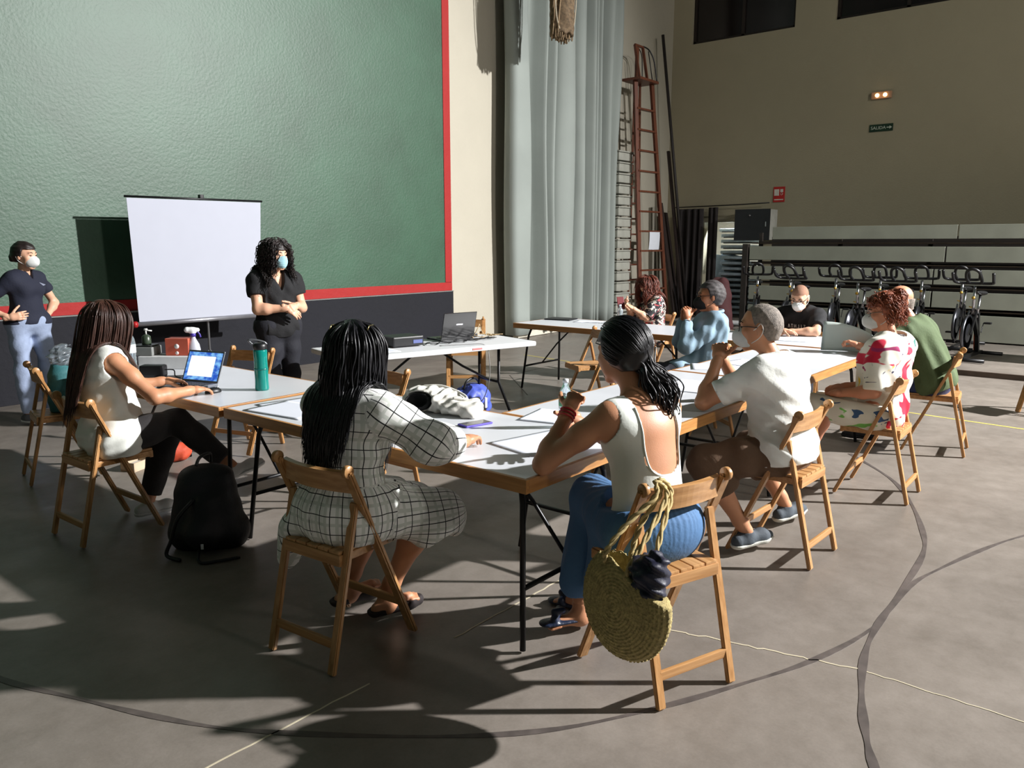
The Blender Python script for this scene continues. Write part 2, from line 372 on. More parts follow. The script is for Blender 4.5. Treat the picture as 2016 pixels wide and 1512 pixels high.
# ---------------------------------------------------------------- retractable seating bank on the right wall
m_bench = M('pale_bench_board', (146, 149, 136), .5, var=.08, vscale=2.5)
rows = [(1.70, 1.92, 5.60, 2.6), (1.33, 1.575, 6.02, 2.75), (.97, 1.215, 6.0, 2.9), (.60, .857, 6.0, 2.9), (.09, .50, 6.0, 2.9)]
bl = thing('seating_bank', 'folded retractable seating bank with pale boards behind the bicycles', 'seating bank', (14.3, 1, .06))
XB = 14.3
for i, (z0, z1, ye, yj) in enumerate(rows):
    for (a, c) in ((ye, yj+.012), (yj-.012, -7.0)):
        MB().box((XB+.02, (a+c)/2, (z0+z1)/2), (.04, abs(a-c), z1-z0), bev=.004).build('seat_board', m_bench, bl, True)
    if i > 0:
        MB().box((XB+.3, -.5, z1+.055), (.5, 13, .02)).build('deck', M('brown_deck', (70, 58, 48), .7, var=.2), bl, True)
b = MB()
for y in [5.95-1.45*k for k in range(9)]: b.box((XB+.35, y, .95), (.06, .06, 1.75)); b.box((XB+1.2, y, .95), (.06, .06, 1.75))
for z in (.2, .55, .91, 1.27, 1.64): b.box((XB+.32, -.5, z), (.03, 12.9, .05))
b.box((XB+.9, -.5, .9), (.04, 12.9, 1.7))
b.build('frame', M('dark_brown_steel', (46, 40, 36), .6), bl, True)
b = MB().beam((14.33, 6.1, .06), (14.33, 6.1, 1.62), .1, .12); b.build('end_post', M('dark_brown_steel', (46, 40, 36)), bl, True)
# ---------------------------------------------------------------- wall furniture of the right wall
ex = thing('emergency_light', 'small lit emergency lamp with two warm bulbs high on the wall', 'emergency light', (XW, 4.5, 4.38))
MB().box((-.03, 0, 0), (.06, .36, .13), bev=.01).build('housing', M('lamp_housing', (190, 150, 120), .5), ex)
for q in (-.07, .07):
    MB().lathe([(0, .035), (.025, .03), (.036, .015), (.036, 0)], (-.062, q, 0), 14, rot=Matrix.Rotation(-PI/2, 3, 'Y')).build('bulb', M('warm_bulb', (255, 214, 150), .4, emit=(255, 205, 140), estr=5), ex)
d = bpy.data.lights.new('emergency_glow', 'POINT'); d.energy = .08; d.color = (1, .6, .3); d.shadow_soft_size = .03; o = bpy.data.objects.new('emergency_glow', d); COL.objects.link(o); o.location = (XW-.16, 4.5, 4.38)
def text(name, s, size, mat, parent, loc, rot, ext=.002):
    cu = bpy.data.curves.new('t', 'FONT'); cu.body = s; cu.size = size; cu.extrude = ext; cu.align_x = 'CENTER'; cu.align_y = 'CENTER'
    to = bpy.data.objects.new('t', cu); COL.objects.link(to); dg = bpy.context.evaluated_depsgraph_get(); me = bpy.data.meshes.new_from_object(to.evaluated_get(dg)); bpy.data.objects.remove(to)
    o = link(name, me, mat, parent); o.location = loc; o.rotation_euler = rot; return o
sg = thing('exit_sign', 'dark green exit sign with white letters and arrow below the lit lamp', 'sign', (XW, 4.47, 3.79))
MB().box((-.008, 0, 0), (.016, .42, .135), bev=.002).build('panel', M('sign_green', (18, 52, 34), .5), sg)
text('lettering', 'SALIDA', .082, M('sign_white', (205, 215, 200), .5), sg, (-.018, .05, 0), (PI/2, 0, -PI/2))
MB().add([(-.02, -.10, .008), (-.02, -.15, .008), (-.02, -.15, .03), (-.02, -.195, 0), (-.02, -.15, -.03), (-.02, -.15, -.008), (-.02, -.10, -.008)]+[(-.016, -.10, .008), (-.016, -.15, .008), (-.016, -.15, .03), (-.016, -.195, 0), (-.016, -.15, -.03), (-.016, -.15, -.008), (-.016, -.10, -.008)], [tuple(range(7)), tuple(range(13, 6, -1))]+[(i, (i+1) % 7, 7+(i+1) % 7, 7+i) for i in range(7)]).build('arrow', MATS['sign_white'], sg)
fs = thing('fire_sign', 'red fire hose sign with white symbol on the beige wall', 'sign', (XW, 6.37, 2.63))
MB().box((-.006, 0, 0), (.012, .24, .31), bev=.002).build('panel', M('sign_red', (190, 34, 30), .5), fs)
b = MB().box((-.014, .05, .04), (.004, .1, .13)).box((-.014, -.055, .075), (.004, .06, .06)); b.tube([(-.014, -.055+.022*math.cos(a), .01+.022*math.sin(a)) for a in [k*.6 for k in range(11)]], .004, 6); b.box((-.014, 0, -.105), (.004, .19, .02))
b.build('symbol', M('sign_plain_white', (225, 220, 210), .5), fs)
cb = thing('wall_cabinet', 'black steel wall cabinet with pale side above the doorway edge', 'cabinet', (16.1, 6.75, 1.70))
MB().box((.2, 0, .31), (.4, .74, .62), bev=.004).build('body', M('cabinet_grey', (176, 176, 168), .5), cb)
MB().box((-.012, 0, .31), (.03, .76, .64), bev=.004).build('door', M('cabinet_black', (34, 36, 40), .45), cb)
MB().lathe([(0, .02), (.02, .018), (.024, 0)], (-.026, .05, .5), 12, rot=Matrix.Rotation(-PI/2, 3, 'Y')).build('lock', m_steel, cb)
MB().box((-.03, -.3, .32), (.012, .025, .1), bev=.003).build('handle', m_steel, cb)
# curtain strips over the doorway
def drape(name, label, x0, y0, x1, y1, z0, z1, mat, folds_, amp, thick=.012, seed=0, cat='curtain', sway=0, group=None):
    r = random.Random(seed); n = folds_*10; m = 14; ph = [r.uniform(-.9, .9) for _ in range(folds_+2)]; am = [r.uniform(.45, 1.2) for _ in range(folds_+2)]
    d = Vector((x1-x0, y1-y0, 0)); nrm = Vector((-d.y, d.x, 0)).normalized(); v = []
    for j in range(m+1):
        t = j/m; z = z1+(z0-z1)*t
        for i in range(n+1):
            s = i/n; k = s*folds_; q = int(k); fr = k-q; a = am[min(q, folds_)]*(1-fr)+am[min(q+1, folds_)]*fr; p = ph[min(q, folds_)]*(1-fr)+ph[min(q+1, folds_)]*fr
            wv = math.sin(k*2*PI+p+.35*t*math.sin(q*2.1+seed))
            off = amp*a*(wv+.35*math.sin(k*4.3*PI+p*2))*(.8+.3*t); lat = .25*amp*math.cos(k*2*PI+p)
            c = Vector((x0, y0, 0))+d*s+nrm*off+d.normalized()*(lat+sway*t*(1 if s > .5 else .4)); v.append((c.x, c.y, z))
    f = [(j*(n+1)+i, j*(n+1)+i+1, (j+1)*(n+1)+i+1, (j+1)*(n+1)+i) for j in range(m) for i in range(n)]
    o = MB().add(v, f, True).build(name, mat); so = o.modifiers.new('s', 'SOLIDIFY'); so.thickness = thick; so.offset = 0
    return tag(o, label, cat, group)
m_dcurt = M('dark_brown_cloth', (44, 38, 38), .85, var=.12)
drape('door_curtain', 'wide dark brown cloth strip hanging left of the storeroom doorway', 16.33, 8.62, 16.33, 7.98, .03, 2.38, m_dcurt, 4, .045, seed=2)
drape('door_curtain', 'narrow dark brown cloth strip hanging in the middle of the doorway', 16.33, 7.86, 16.33, 7.64, .03, 2.40, m_dcurt, 2, .03, seed=5)
tag(MB().tube([(16.33, 8.7, 2.42), (16.33, 7.2, 2.44), (16.33, 6.5, 2.46)], .012, 8).build('curtain_rod', m_dark), 'thin dark rod carrying the cloth strips over the doorway', 'rod')
# stacked pale slabs in the store room
m_slab = M('blue_white_board', (176, 192, 206), .5, var=.2, vscale=5); r = random.Random(4); state = {}
proto = thing('folded_table', 'x', 'folded table', (0, 0, 0))
MB().box((0, 0, 0), (.75, .95, .07), bev=.012).build('tabletop', m_slab, proto); MB().tube([(-.39, -.4, -.035), (-.39, .4, -.035)], .014, 8).tube([(-.3, -.42, -.035), (.3, -.42, -.035)], .014, 8).build('folded_leg', m_dark, proto)
NS = 16
for i in range(NS):
    place(proto, state, (17.25+r.uniform(-.03, .03), 7.32+r.uniform(-.05, .05), .09+i*.122), r.uniform(-.03, .03), ('topmost' if i == NS-1 else 'lowest' if i == 0 else 'pale')+(' folded table of the storeroom stack' if i in (0, NS-1) else ' folded table inside the tall storeroom stack'), 'folded tables stacked in the storeroom' if 0 < i < NS-1 else None)
for k in range(3):
    o = MB().beam((17.05+.1*k, 7.98-.05*k, 0.0), (17.15+.1*k, 7.78-.12*k, 1.35), .03, .5).build('leaning_board', m_slab); tag(o, 'pale board leaning upright against the storeroom stack', 'board', 'boards leaning in the storeroom')
# ---------------------------------------------------------------- big pale curtain
def big_curtain():
    # (x, y offset) profile of the gathered cloth, from left to right
    prof = [(10.36, .03), (10.40, -.10), (10.62, -.12), (10.80, -.10), (10.86, .05), (11.05, .12), (11.22, .12), (11.30, .0), (11.36, -.09), (11.42, .0), (11.46, .07), (11.52, -.03), (11.58, -.1), (11.66, -.02), (11.70, .05),
            (11.78, -.06), (11.95, -.12), (12.15, -.10), (12.25, .02), (12.31, .08), (12.38, -.04), (12.48, -.09), (12.60, -.04), (12.66, .07), (12.74, .1), (12.80, .0), (12.87, -.08), (12.94, .02), (13.0, -.06), (13.06, .04), (13.14, -.06), (13.24, .05), (13.30, .16), (13.36, .04), (13.46, -.08), (13.62, -.04), (13.72, .03), (13.86, -.05), (14.02, .0), (14.12, .1)]
    P = crv([(x, y, 0) for x, y in prof], 4); v = []; m = 26; n = len(P)
    for j in range(m+1):
        t = j/m; z = 8.6+(.06-8.6)*t
        for i, p in enumerate(P):
            s = (p.x-10.36)/3.76; x = p.x+(.05 if s < .12 else -.02)*t*1.2-.34*max(0, s-.72)/.28*t*(1-.2*t)+.02*math.sin(z*1.3+p.x*5)
            y = 8.66+p.y*(1.25+.4*t)+.015*math.sin(z*1.1+p.x*3.1)
            v.append((x, y, z))
    f = [(j*n+i, (j+1)*n+i, (j+1)*n+i+1, j*n+i+1) for j in range(m) for i in range(n-1)]
    o = MB().add(v, f, True).build('curtain', M('pale_grey_canvas', (140, 147, 142), .8, var=.06, vscale=1.2, bump=.04, bscale=30)); so = o.modifiers.new('s', 'SOLIDIFY'); so.thickness = .012; so.offset = 0
    return tag(o, 'tall gathered pale grey-green curtain hanging from the ceiling', 'curtain')
big_curtain()
# rope net bundle
nb = thing('net_bundle', 'brown rope net bundle hanging in front of the pale curtain', 'net', (10.42, 7.57, 4.7))
b = MB(); r = random.Random(9)
for k in range(70):
    a = k*2.4; q = r.uniform(.3, 1); pts = []
    for j in range(10):
        z = 4.72+.5*j*.6+r.uniform(-.02, .02) if j else 4.70+r.uniform(-.02, .06)
        rr = .22*q+.012*j+r.uniform(-.02, .02); pts.append((10.42+rr*math.cos(a+j*.12), 7.57+.6*rr*math.sin(a+j*.12), z))
    b.tube(crv(pts, 2), .011, 5)
b.build('rope', M('brown_rope', (140, 118, 90), .9, var=.3, vscale=20), nb, True)
sdf_mesh('folded_net', [Cap((10.42, 7.57, 4.80), (10.42, 7.57, 7.2), .18, .25, k=.05)], .02, M('net_core', (104, 86, 64), .9, var=.35, vscale=25), nb, disp=folds(25, .012), cut=lambda X: 4.77-X[..., 2]+.02*np.sin(X[..., 0]*60))
b = MB()
for x in (-.22, .22): b.tube(crv([(10.42+x*.8, 7.52, 7.2), (10.42+x*1.3, 7.5, 6), (10.42+x*1.15, 7.5, 5.1), (10.42+x*.6, 7.5, 4.8)], 5), .01, 6)
b.build('draw_cord', M('pale_rope', (170, 160, 140), .9), nb, True)
# ---------------------------------------------------------------- ladders and poles in the corner
m_lw = wood('ladder_wood', (112, 62, 40), (76, 40, 26), 2)
def ladder():
    t = thing('step_ladder', 'very tall reddish wooden step ladder beside the pale curtain', 'ladder', (14.9, 8.3, 0))
    # front frame
    A = [(14.34, 8.32, 0), (14.05, 8.42, 4.78)]; B = [(15.40, 8.28, 0), (14.62, 8.38, 4.78)]
    MB().beam(*A, .055, .09).build('rail', m_lw, t, True); MB().beam(*B, .055, .09).build('rail', m_lw, t, True)
    for k in range(11):
        q = .06+.083*k; a = Vector(A[0]).lerp(A[1], q); c = Vector(B[0]).lerp(B[1], q)
        MB().beam(a, c, .09, .035).build('tread', m_lw, t, True)
    # rear frame
    C = [(14.62, 8.8, 0), (14.25, 8.55, 4.78)]; D_ = [(15.05, 8.8, 0), (14.45, 8.55, 4.78)]
    MB().beam(*C, .045, .06).build('rail', m_lw, t, True); MB().beam(*D_, .045, .06).build('rail', m_lw, t, True)
    for k in range(14):
        q = .05+.066*k; a = Vector(C[0]).lerp(C[1], q); c = Vector(D_[0]).lerp(D_[1], q)
        MB().tube([a, c], .018, 8).build('rung', m_lw, t, True)
    MB().box((14.32, 8.46, 4.79), (.72, .42, .05), bev=.006).build('platform', m_lw, t, True)
    g = MB(); 
    for x in (14.0, 14.30): g.beam((x, 8.30, 4.8), (x-.0, 8.42, 5.42), .035, .05)
    g.beam((14.0, 8.42, 5.42), (14.30, 8.42, 5.42), .04, .04); g.box((14.06, 8.4, 5.08), (.1, .03, .6))
    g.build('guard_frame', m_lw, t, True)
    g = MB(); g.tube(crv([(14.68, 8.3, 4.82), (14.62, 8.34, 5.2), (14.52, 8.4, 5.4), (14.32, 8.42, 5.44)], 5), .014, 8); g.tube(crv([(14.62, 8.6, 4.82), (14.55, 8.58, 5.3), (14.3, 8.5, 5.4)], 5), .01, 8); g.tube([(14.5, 8.3, 4.82), (14.42, 8.36, 5.36)], .01, 8)
    g.build('guard_rail', m_dark, t, True)
    return t
ladder()
p = MB().add([(14.74+x*.42, 8.283-.015*math.sin(z*2.2)*1, 1.50+z*.36) for z in [k/6 for k in range(7)] for x in (-.5, .5)], [(2*k, 2*k+1, 2*k+3, 2*k+2) for k in range(6)])
o = p.build('paper_notice', M('paper', (214, 218, 226), .7, var=.03)); so = o.modifiers.new('s', 'SOLIDIFY'); so.thickness = .004; tag(o, 'white paper notice tied to the ladder', 'notice')
tag(MB().tube([(16.0, 8.1, 0), (15.62, 8.72, 5.95)], .032, 8).build('long_pole', M('dark_pole', (38, 32, 30), .6)), 'very long dark pole leaning into the wall corner', 'pole')
for k, (x, z, wdt) in enumerate(((15.9, 3.6, .10), (15.72, 2.5, .16), (16.05, 2.3, .2))):
    tag(MB().beam((x, 8.15+.1*k, .0), (x-.05, 8.62+.06*k, z), wdt, .05).build('dark_plank', M('dark_plank_wood', (46, 34, 30), .7, var=.2)), ['tallest dark plank leaning in the corner behind the ladder', 'dark plank standing beside the ladder foot', 'wide dark plank next to the brown door cloth'][k], 'plank')
m_crate = M('white_crate', (160, 160, 150), .6, var=.1); r = random.Random(3)
NC = 16
for k in range(NC):
    t = thing('plastic_crate', ('topmost' if k == NC-1 else 'lowest' if k == 0 else 'white')+' plastic crate of the stack between curtain and ladder', 'crate', (13.98, 8.72, .01+k*.215), r.uniform(-.03, .03), 'crates stacked between curtain and ladder' if 0 < k < NC-1 else None)
    MB().box((0, 0, .09), (.5, .36, .15), bev=.015).build('box', m_crate, t); MB().box((0, 0, .185), (.53, .39, .03), bev=.01).build('rim', m_crate, t)
# low timber and small junk at the wall foot
tag(MB().box((11.2, 8.62, .06), (1.3, .12, .1), rz=.05, bev=.005).build('timber_beam', M('pale_timber', (206, 200, 184), .6, var=.08)), 'pale low timber beam lying along the foot of the cream wall', 'beam')
tag(MB().box((11.95, 8.42, .07), (.2, .16, .12), rz=.3, bev=.02).build('cardboard_box', M('card', (150, 140, 122), .7)), 'small grey carton at the end of the timber beam', 'box')
# ---------------------------------------------------------------- folding chairs
m_ch = wood('chair_wood', (192, 146, 96), (160, 114, 66), 2, .4); m_chs = wood('chair_wood_side', (194, 148, 98), (160, 114, 66), 0, .4); m_cht = wood('chair_wood_slat', (196, 150, 100), (164, 118, 70), 1, .4)
m_bolt = M('bolt', (200, 200, 200), .3, 1)
def make_chair():
    t = thing('folding_chair', 'x', 'chair')
    for s in (-1, 1):
        a = Vector((s*.197, .445, .0)); c = Vector((s*.197, .10, .785)); dr = (c-a).normalized()
        u = MB().beam(a+dr*.012, c, .021, .048, up=(1, 0, 0), bev=.006); u.lathe([(0, -.0105), (.023, -.0105), (.025, -.008), (.025, .008), (.023, .0105), (0, .0105)], c, 16, axis='X'); u.build('upright', m_ch, t)
        MB().beam((s*.172, .004, .004), (s*.172, .155, .648), .021, .036, up=(1, 0, 0), bev=.004).build('leg', m_ch, t)
        k = MB().lathe([(0, .004), (.008, .003), (.009, 0)], (s*.2085, .158, .645), 10, rot=Matrix.Rotation(s*PI/2, 3, 'Y')); k.lathe([(0, .004), (.008, .003), (.009, 0)], (s*.2085, .25, .445), 10, rot=Matrix.Rotation(s*PI/2, 3, 'Y')); k.build('bolt', m_bolt, t)
    v = []; f = []; n = 14
    for i in range(n+1):
        x = -.188+.376*i/n; y = .118-.030*math.cos(x/.188*PI/2)
        for (dy, dz) in ((-.010, .0), (.010, .004), (-.022, .082), (-.002, .086)): v.append((x, y+dy+.02, .692+dz))
    for i in range(n):
        a = i*4; q = a+4; f += [(a, a+2, q+2, q), (a+1, q+1, q+3, a+3), (a+2, a+3, q+3, q+2), (a, q, q+1, a+1)]
    f += [(0, 1, 3, 2), (n*4, n*4+2, n*4+3, n*4+1)]
    MB().add(v, f).build('backrest', m_chs, t)
    s = MB()
    for i in range(5):
        x = -.124+.062*i; s.box((x, .262, .4585), (.056, .36, .013), bev=.003)
    s.build('seat_slats', m_cht, t)
    r = MB().box((0, .088, .43), (.318, .02, .045), bev=.003).box((0, .432, .432), (.318, .02, .04), bev=.003).box((-.15, .26, .435), (.018, .34, .032), bev=.003).box((.15, .26, .435), (.018, .34, .032), bev=.003); r.build('seat_frame', m_chs, t)
    MB().box((0, .030, .115), (.33, .016, .034), bev=.003).build('stretcher', m_chs, t)
    MB().box((0, .375, .165), (.38, .016, .034), bev=.003).build('stretcher', m_chs, t)
    return t
chair_p = make_chair(); cst = {}
def chair(x, y, yaw, label, group=None):
    return place(chair_p, cst, (x, y, 0), math.radians(yaw)-PI/2, label, group)
chair(2.45, 1.14, 70.6, 'wooden folding chair holding the round straw bag')
chair(1.675, 2.45, 5, 'wooden folding chair under the woman in the checked dress')
chair(1.635, 4.525, 2, 'wooden folding chair under the woman typing on the laptop')
chair(4.02, 1.205, 88, 'wooden folding chair under the grey-haired man in the white t-shirt')
chair(5.41, 1.09, 91, 'wooden folding chair under the woman in the flowery blouse')
chair(6.9, 1.05, 96, 'wooden folding chair under the man in the green t-shirt')
chair(1.93, 5.95, -12, 'empty wooden folding chair behind the laptop woman, teal bag on it')
chair(3.62, 5.62, 197, 'empty wooden folding chair beyond the table with the laptop')
chair(3.62, 3.98, 180, 'empty wooden folding chair hidden behind the black-haired woman inside the tables')
chair(6.62, 6.12, 222, 'empty wooden folding chair behind the white plastic table')
chair(6.62, 4.15, 150, 'empty wooden folding chair alone in the middle of the tables')
chair(6.32, 2.80, 140, 'wooden folding chair under the man in the light blue shirt')
chair(8.25, 2.85, 190, 'wooden folding chair under the man in the black t-shirt')
chair(8.75, 4.66, 158, 'wooden folding chair under the woman reading a phone')
chair(9.25, .62, 160, 'empty wooden folding chair at the right edge behind the green t-shirt')
chair(4.75, 3.05, -80, 'empty wooden folding chair under the tables behind the white t-shirt man')
# ---------------------------------------------------------------- trestle tables
m_lam = M('grey_white_laminate', (212, 215, 220), .32, var=.03, vscale=3); m_edge = wood('table_edge_wood', (190, 136, 76), (158, 108, 56), 0, .45); m_edgey = wood('table_edge_wood_y', (186, 132, 74), (154, 104, 54), 1, .45)
def make_table(L, W=.85):
    """x along length"""
    t = thing('trestle_table', 'x', 'table'); b = .015
    MB().box((0, 0, .741), (L-.03, W-.03, .018), bev=.002).build('tabletop', m_lam, t)
    for q in (-1, 1): MB().box((0, q*(W/2-.009), .722), (L, .018, .056), bev=.002).build('edge_band', m_edge, t)
    for q in (-1, 1): MB().box((q*(L/2-.009), 0, .722), (.018, W-.036, .056), bev=.002).build('edge_band', m_edgey, t)
    for s in (-1, 1):
        x = s*(L/2-.10)
        for q in (-1, 1):
            MB().tube([(x-s*.06, q*(W/2-.16), .73), (x-s*.02, q*(W/2-.13), .6), (x+s*.03, q*(W/2-.07), .01)], .0125, 10).build('leg', m_dark, t)
        MB().tube([(x+.012*s, -W/2+.095, .26), (x+.012*s, W/2-.095, .26)], .011, 8).build('crossbar', m_dark, t)
        MB().tube([(x+.012*s, 0, .26), (x-s*.2, 0, .5), (x-s*.45, 0, .725)], .009, 8).build('brace', m_dark, t)
    return t
tst = {}
T21 = make_table(2.08); T18 = make_table(1.83)
def table(p, x, y, rz, label): return place(p, tst, (x, y, 0), rz, label)
table(T21, 2.645, 2.795, PI/2, 'corner trestle table holding the white tote bag and purple phone')
table(T18, 2.62, 4.785, PI/2+.015, 'trestle table holding the laptop and the teal bottle')
table(T18, 3.995, 2.175, 0, 'trestle table before the woman in the tank top, green-label bottle on it')
table(T18, 5.84, 2.175, 0, 'trestle table before the white t-shirt man and the flowery blouse')
table(T21, 7.225, 4.53, PI/2, 'far trestle table with a black folder and a clear bottle')
table(T18, 7.225, 2.57, PI/2, 'trestle table under the arms of the man in the black t-shirt')
rt = table(T18, 13.05, .3, PI/2, 'trestle table cut by the right edge of view near the bicycles') if False else None
# white plastic table with projector
wt = thing('plastic_table', 'white plastic folding table carrying the projector and black laptop', 'table', (4.88, 4.98, 0), math.radians(-14.5))
m_wp = M('white_table_plastic', (222, 224, 226), .4, var=.02)
MB().box((0, 0, .72), (1.86, .76, .045), bev=.014).build('tabletop', m_wp, wt)
MB().box((.28, -.382, .722), (.1, .003, .016)).build('red_mark', M('red_stamp', (220, 120, 120), .6), wt)
for s in (-1, 1):
    x = s*.66
    for q in (-1, 1):
        MB().tube([(x, q*.16, .70), (x, q*.16, .36), (x+s*.06, q*.31, .01)], .014, 10).build('leg', m_dark, wt)
    MB().tube([(x, -.16, .36), (x, .16, .36)], .012, 8).build('crossbar', m_dark, wt)
    MB().tube([(x, 0, .36), (x-s*.3, 0, .52), (x-s*.56, 0, .69)], .011, 8).build('brace', m_dark, wt)
# table cut by the right edge
t = table(T18, 13.2-.6, .42, PI/2, 'trestle table cut by the right edge of view near the bicycles')
# ---------------------------------------------------------------- projection screen
ps = thing('projection_screen', 'white projection screen on a tripod before the green wall', 'screen', (4.70, 8.36, 0))
def quad_sheet(pts, n=10): 
    A, B, C, D_ = [Vector(p) for p in pts]; v = [(A.lerp(B, i/n)).lerp(D_.lerp(C, i/n), j/n) for j in range(n+1) for i in range(n+1)]
    return MB().add(v, [(j*(n+1)+i, j*(n+1)+i+1, (j+1)*(n+1)+i+1, (j+1)*(n+1)+i) for j in range(n) for i in range(n)])
SX0, SX1, SY = 3.92, 5.50, 8.38
o = quad_sheet([(SX0+.03, SY, .80), (SX1-.10, SY-.03, .80), (SX1, SY, 2.10), (SX0, SY, 2.09)]).build('screen_sheet', M('screen_white', (172, 175, 187), .75, var=.01), ps, True); so = o.modifiers.new('s', 'SOLIDIFY'); so.thickness = .004; so.offset = 0
MB().tube([(SX0-.02, SY, 2.105), (SX1+.02, SY, 2.115)], .012, 10).build('top_bar', m_dark, ps, True)
MB().tube([(SX0, SY, .775), (SX1-.06, SY-.03, .775)], .026, 12).build('case', M('screen_case', (150, 150, 156), .35, .6), ps, True)
MB().tube([(SX0-.04, SY, .775), (SX0+.0, SY, .775)], .034, 12).build('end_cap', M('red_plastic', (170, 30, 32), .4), ps, True)
MB().tube([(SX0+.84, SY+.05, .16), (SX0+.84, SY+.05, 2.15)], .013, 10).build('mast', M('mast_grey', (150, 152, 156), .35, .7), ps, True)
b = MB()
for a in (30, 150, 270): b.tube([(SX0+.84, SY+.05, .42), (SX0+.84+.34*math.cos(math.radians(a)), SY+.05+.3*math.sin(math.radians(a)), .01)], .01, 8)
b.build('tripod_feet', MATS['mast_grey'], ps, True)
MB().box((SX0+.84, SY+.02, 2.135), (.05, .05, .05), bev=.008).build('hook', m_dark, ps, True)
# ---------------------------------------------------------------- indoor bicycles
m_fly = M('flywheel', (120, 122, 128), .25, 1); m_org = M('orange_paint', (214, 84, 34), .5); m_brass = M('yellow_knob', (200, 160, 70), .4, .5)
def make_bike():
    t = thing('indoor_bicycle', 'x', 'exercise bicycle')           # rides towards +y
    for q in (-.5, .5): MB().tube([(-.27, q, .035), (.27, q, .035)], .026, 10).build('base_bar', m_dark, t)
    MB().beam((0, .50, .05), (0, -.50, .05), .05, .04).beam((0, -.28, .07), (0, -.10, .62), .05, .07).beam((0, .12, .62), (0, -.2, .30), .05, .07).beam((0, .12, .60), (0, .44, .12), .03, .05).build('frame', m_dark, t)
    MB().lathe([(.0, -.02), (.10, -.02), (.205, -.012), (.225, -.02), (.23, 0), (.225, .02), (.205, .012), (.10, .02), (0, .02)], (0, .36, .38), 32, axis='X').build('flywheel', M('flywheel_black', (34, 35, 40), .35, .4), t)
    MB().lathe([(.232, -.018), (.24, -.018), (.24, .018), (.232, .018), (.232, -.018)], (0, .36, .38), 40, axis='X').build('rim', M('dark_steel_rim', (96, 98, 104), .3, .9), t)
    for s in (-1, 1): MB().beam((s*.045, .13, .66), (s*.045, .37, .36), .02, .04).build('fork', m_steel if s > 0 else m_dark, t)
    MB().tube([(0, .13, .60), (0, .17, 1.0)], .02, 10).build('handlebar_post', m_steel, t)
    MB().tube([(0, -.08, .55), (0, -.16, .86)], .018, 10).build('seat_post', m_steel, t)
    MB().lathe([(0, .02), (.02, .015), (.022, 0)], (0, .2, .84), 10, axis='Y').tube([(0, .14, .70), (.05, .16, .72)], .008, 6).build('knob', m_brass, t)
    sd = Cap((0, -.22, .885), (0, .02, .905), .075, .026, k=.02, flat=(np.array([0, 0, 1.]), .45)); sdf_mesh('saddle', [sd], .012, m_black, t)
    h = MB(); h.tube(crv([(-.24, .34, 1.17), (-.235, .27, 1.07), (-.2, .17, 1.035), (-.05, .15, 1.03), (.05, .15, 1.03), (.2, .17, 1.035), (.235, .27, 1.07), (.24, .34, 1.17)], 5), .02, 8)
    h.tube(crv([(-.075, .15, 1.03), (-.09, .26, 1.10), (-.07, .34, 1.19), (0, .37, 1.225), (.07, .34, 1.19), (.09, .26, 1.10), (.075, .15, 1.03)], 5), .02, 8)
    h.build('handlebar', m_black, t)
    c = MB().lathe([(0, -.012), (.09, -.012), (.09, .012), (0, .012)], (.06, -.02, .36), 20, axis='X').beam((.085, -.02, .36), (.085, .06, .24), .012, .025).beam((-.085, -.02, .36), (-.085, -.10, .48), .012, .025); c.build('crank', m_steel, t)
    MB().box((.135, .07, .235), (.09, .08, .025), bev=.006).build('pedal', m_black, t); MB().box((-.135, -.11, .485), (.09, .08, .025), bev=.006).build('pedal', m_black, t)
    MB().beam((.03, -.33, .08), (.03, -.26, .34), .05, .03).build('orange_strut', m_org, t)
    return t
bk = make_bike(); bst = {}
blist = [(13.3, 5.42, 200, 'leftmost indoor bicycle, partly hidden behind the blue shirt man'), (12.9, 4.80, 184, 'indoor bicycle left of the black t-shirt man'), (12.2, 4.36, 172, 'indoor bicycle just behind the head of the black t-shirt man'),
         (13.0, 4.06, 186, 'indoor bicycle right of the black t-shirt man'), (12.2, 3.43, 178, 'indoor bicycle in the near row, two right of the black t-shirt man'), (13.1, 3.38, 186, 'indoor bicycle in the back row above the flowery blouse'),
         (12.2, 2.86, 176, 'indoor bicycle in the near row above the red-haired woman'), (13.1, 2.78, 184, 'indoor bicycle in the back row right of the green t-shirt man'), (12.9, 2.22, 180, 'second indoor bicycle from the right end of the row'),
         (12.0, 1.93, 176, 'rightmost indoor bicycle with its whole wheel in view')]
for x, y, a, l in blist: place(bk, bst, ((13.5 if x > 12.5 else 12.3), y+(.08 if x > 12.5 else 0), .068), math.radians(a)-PI/2, l)
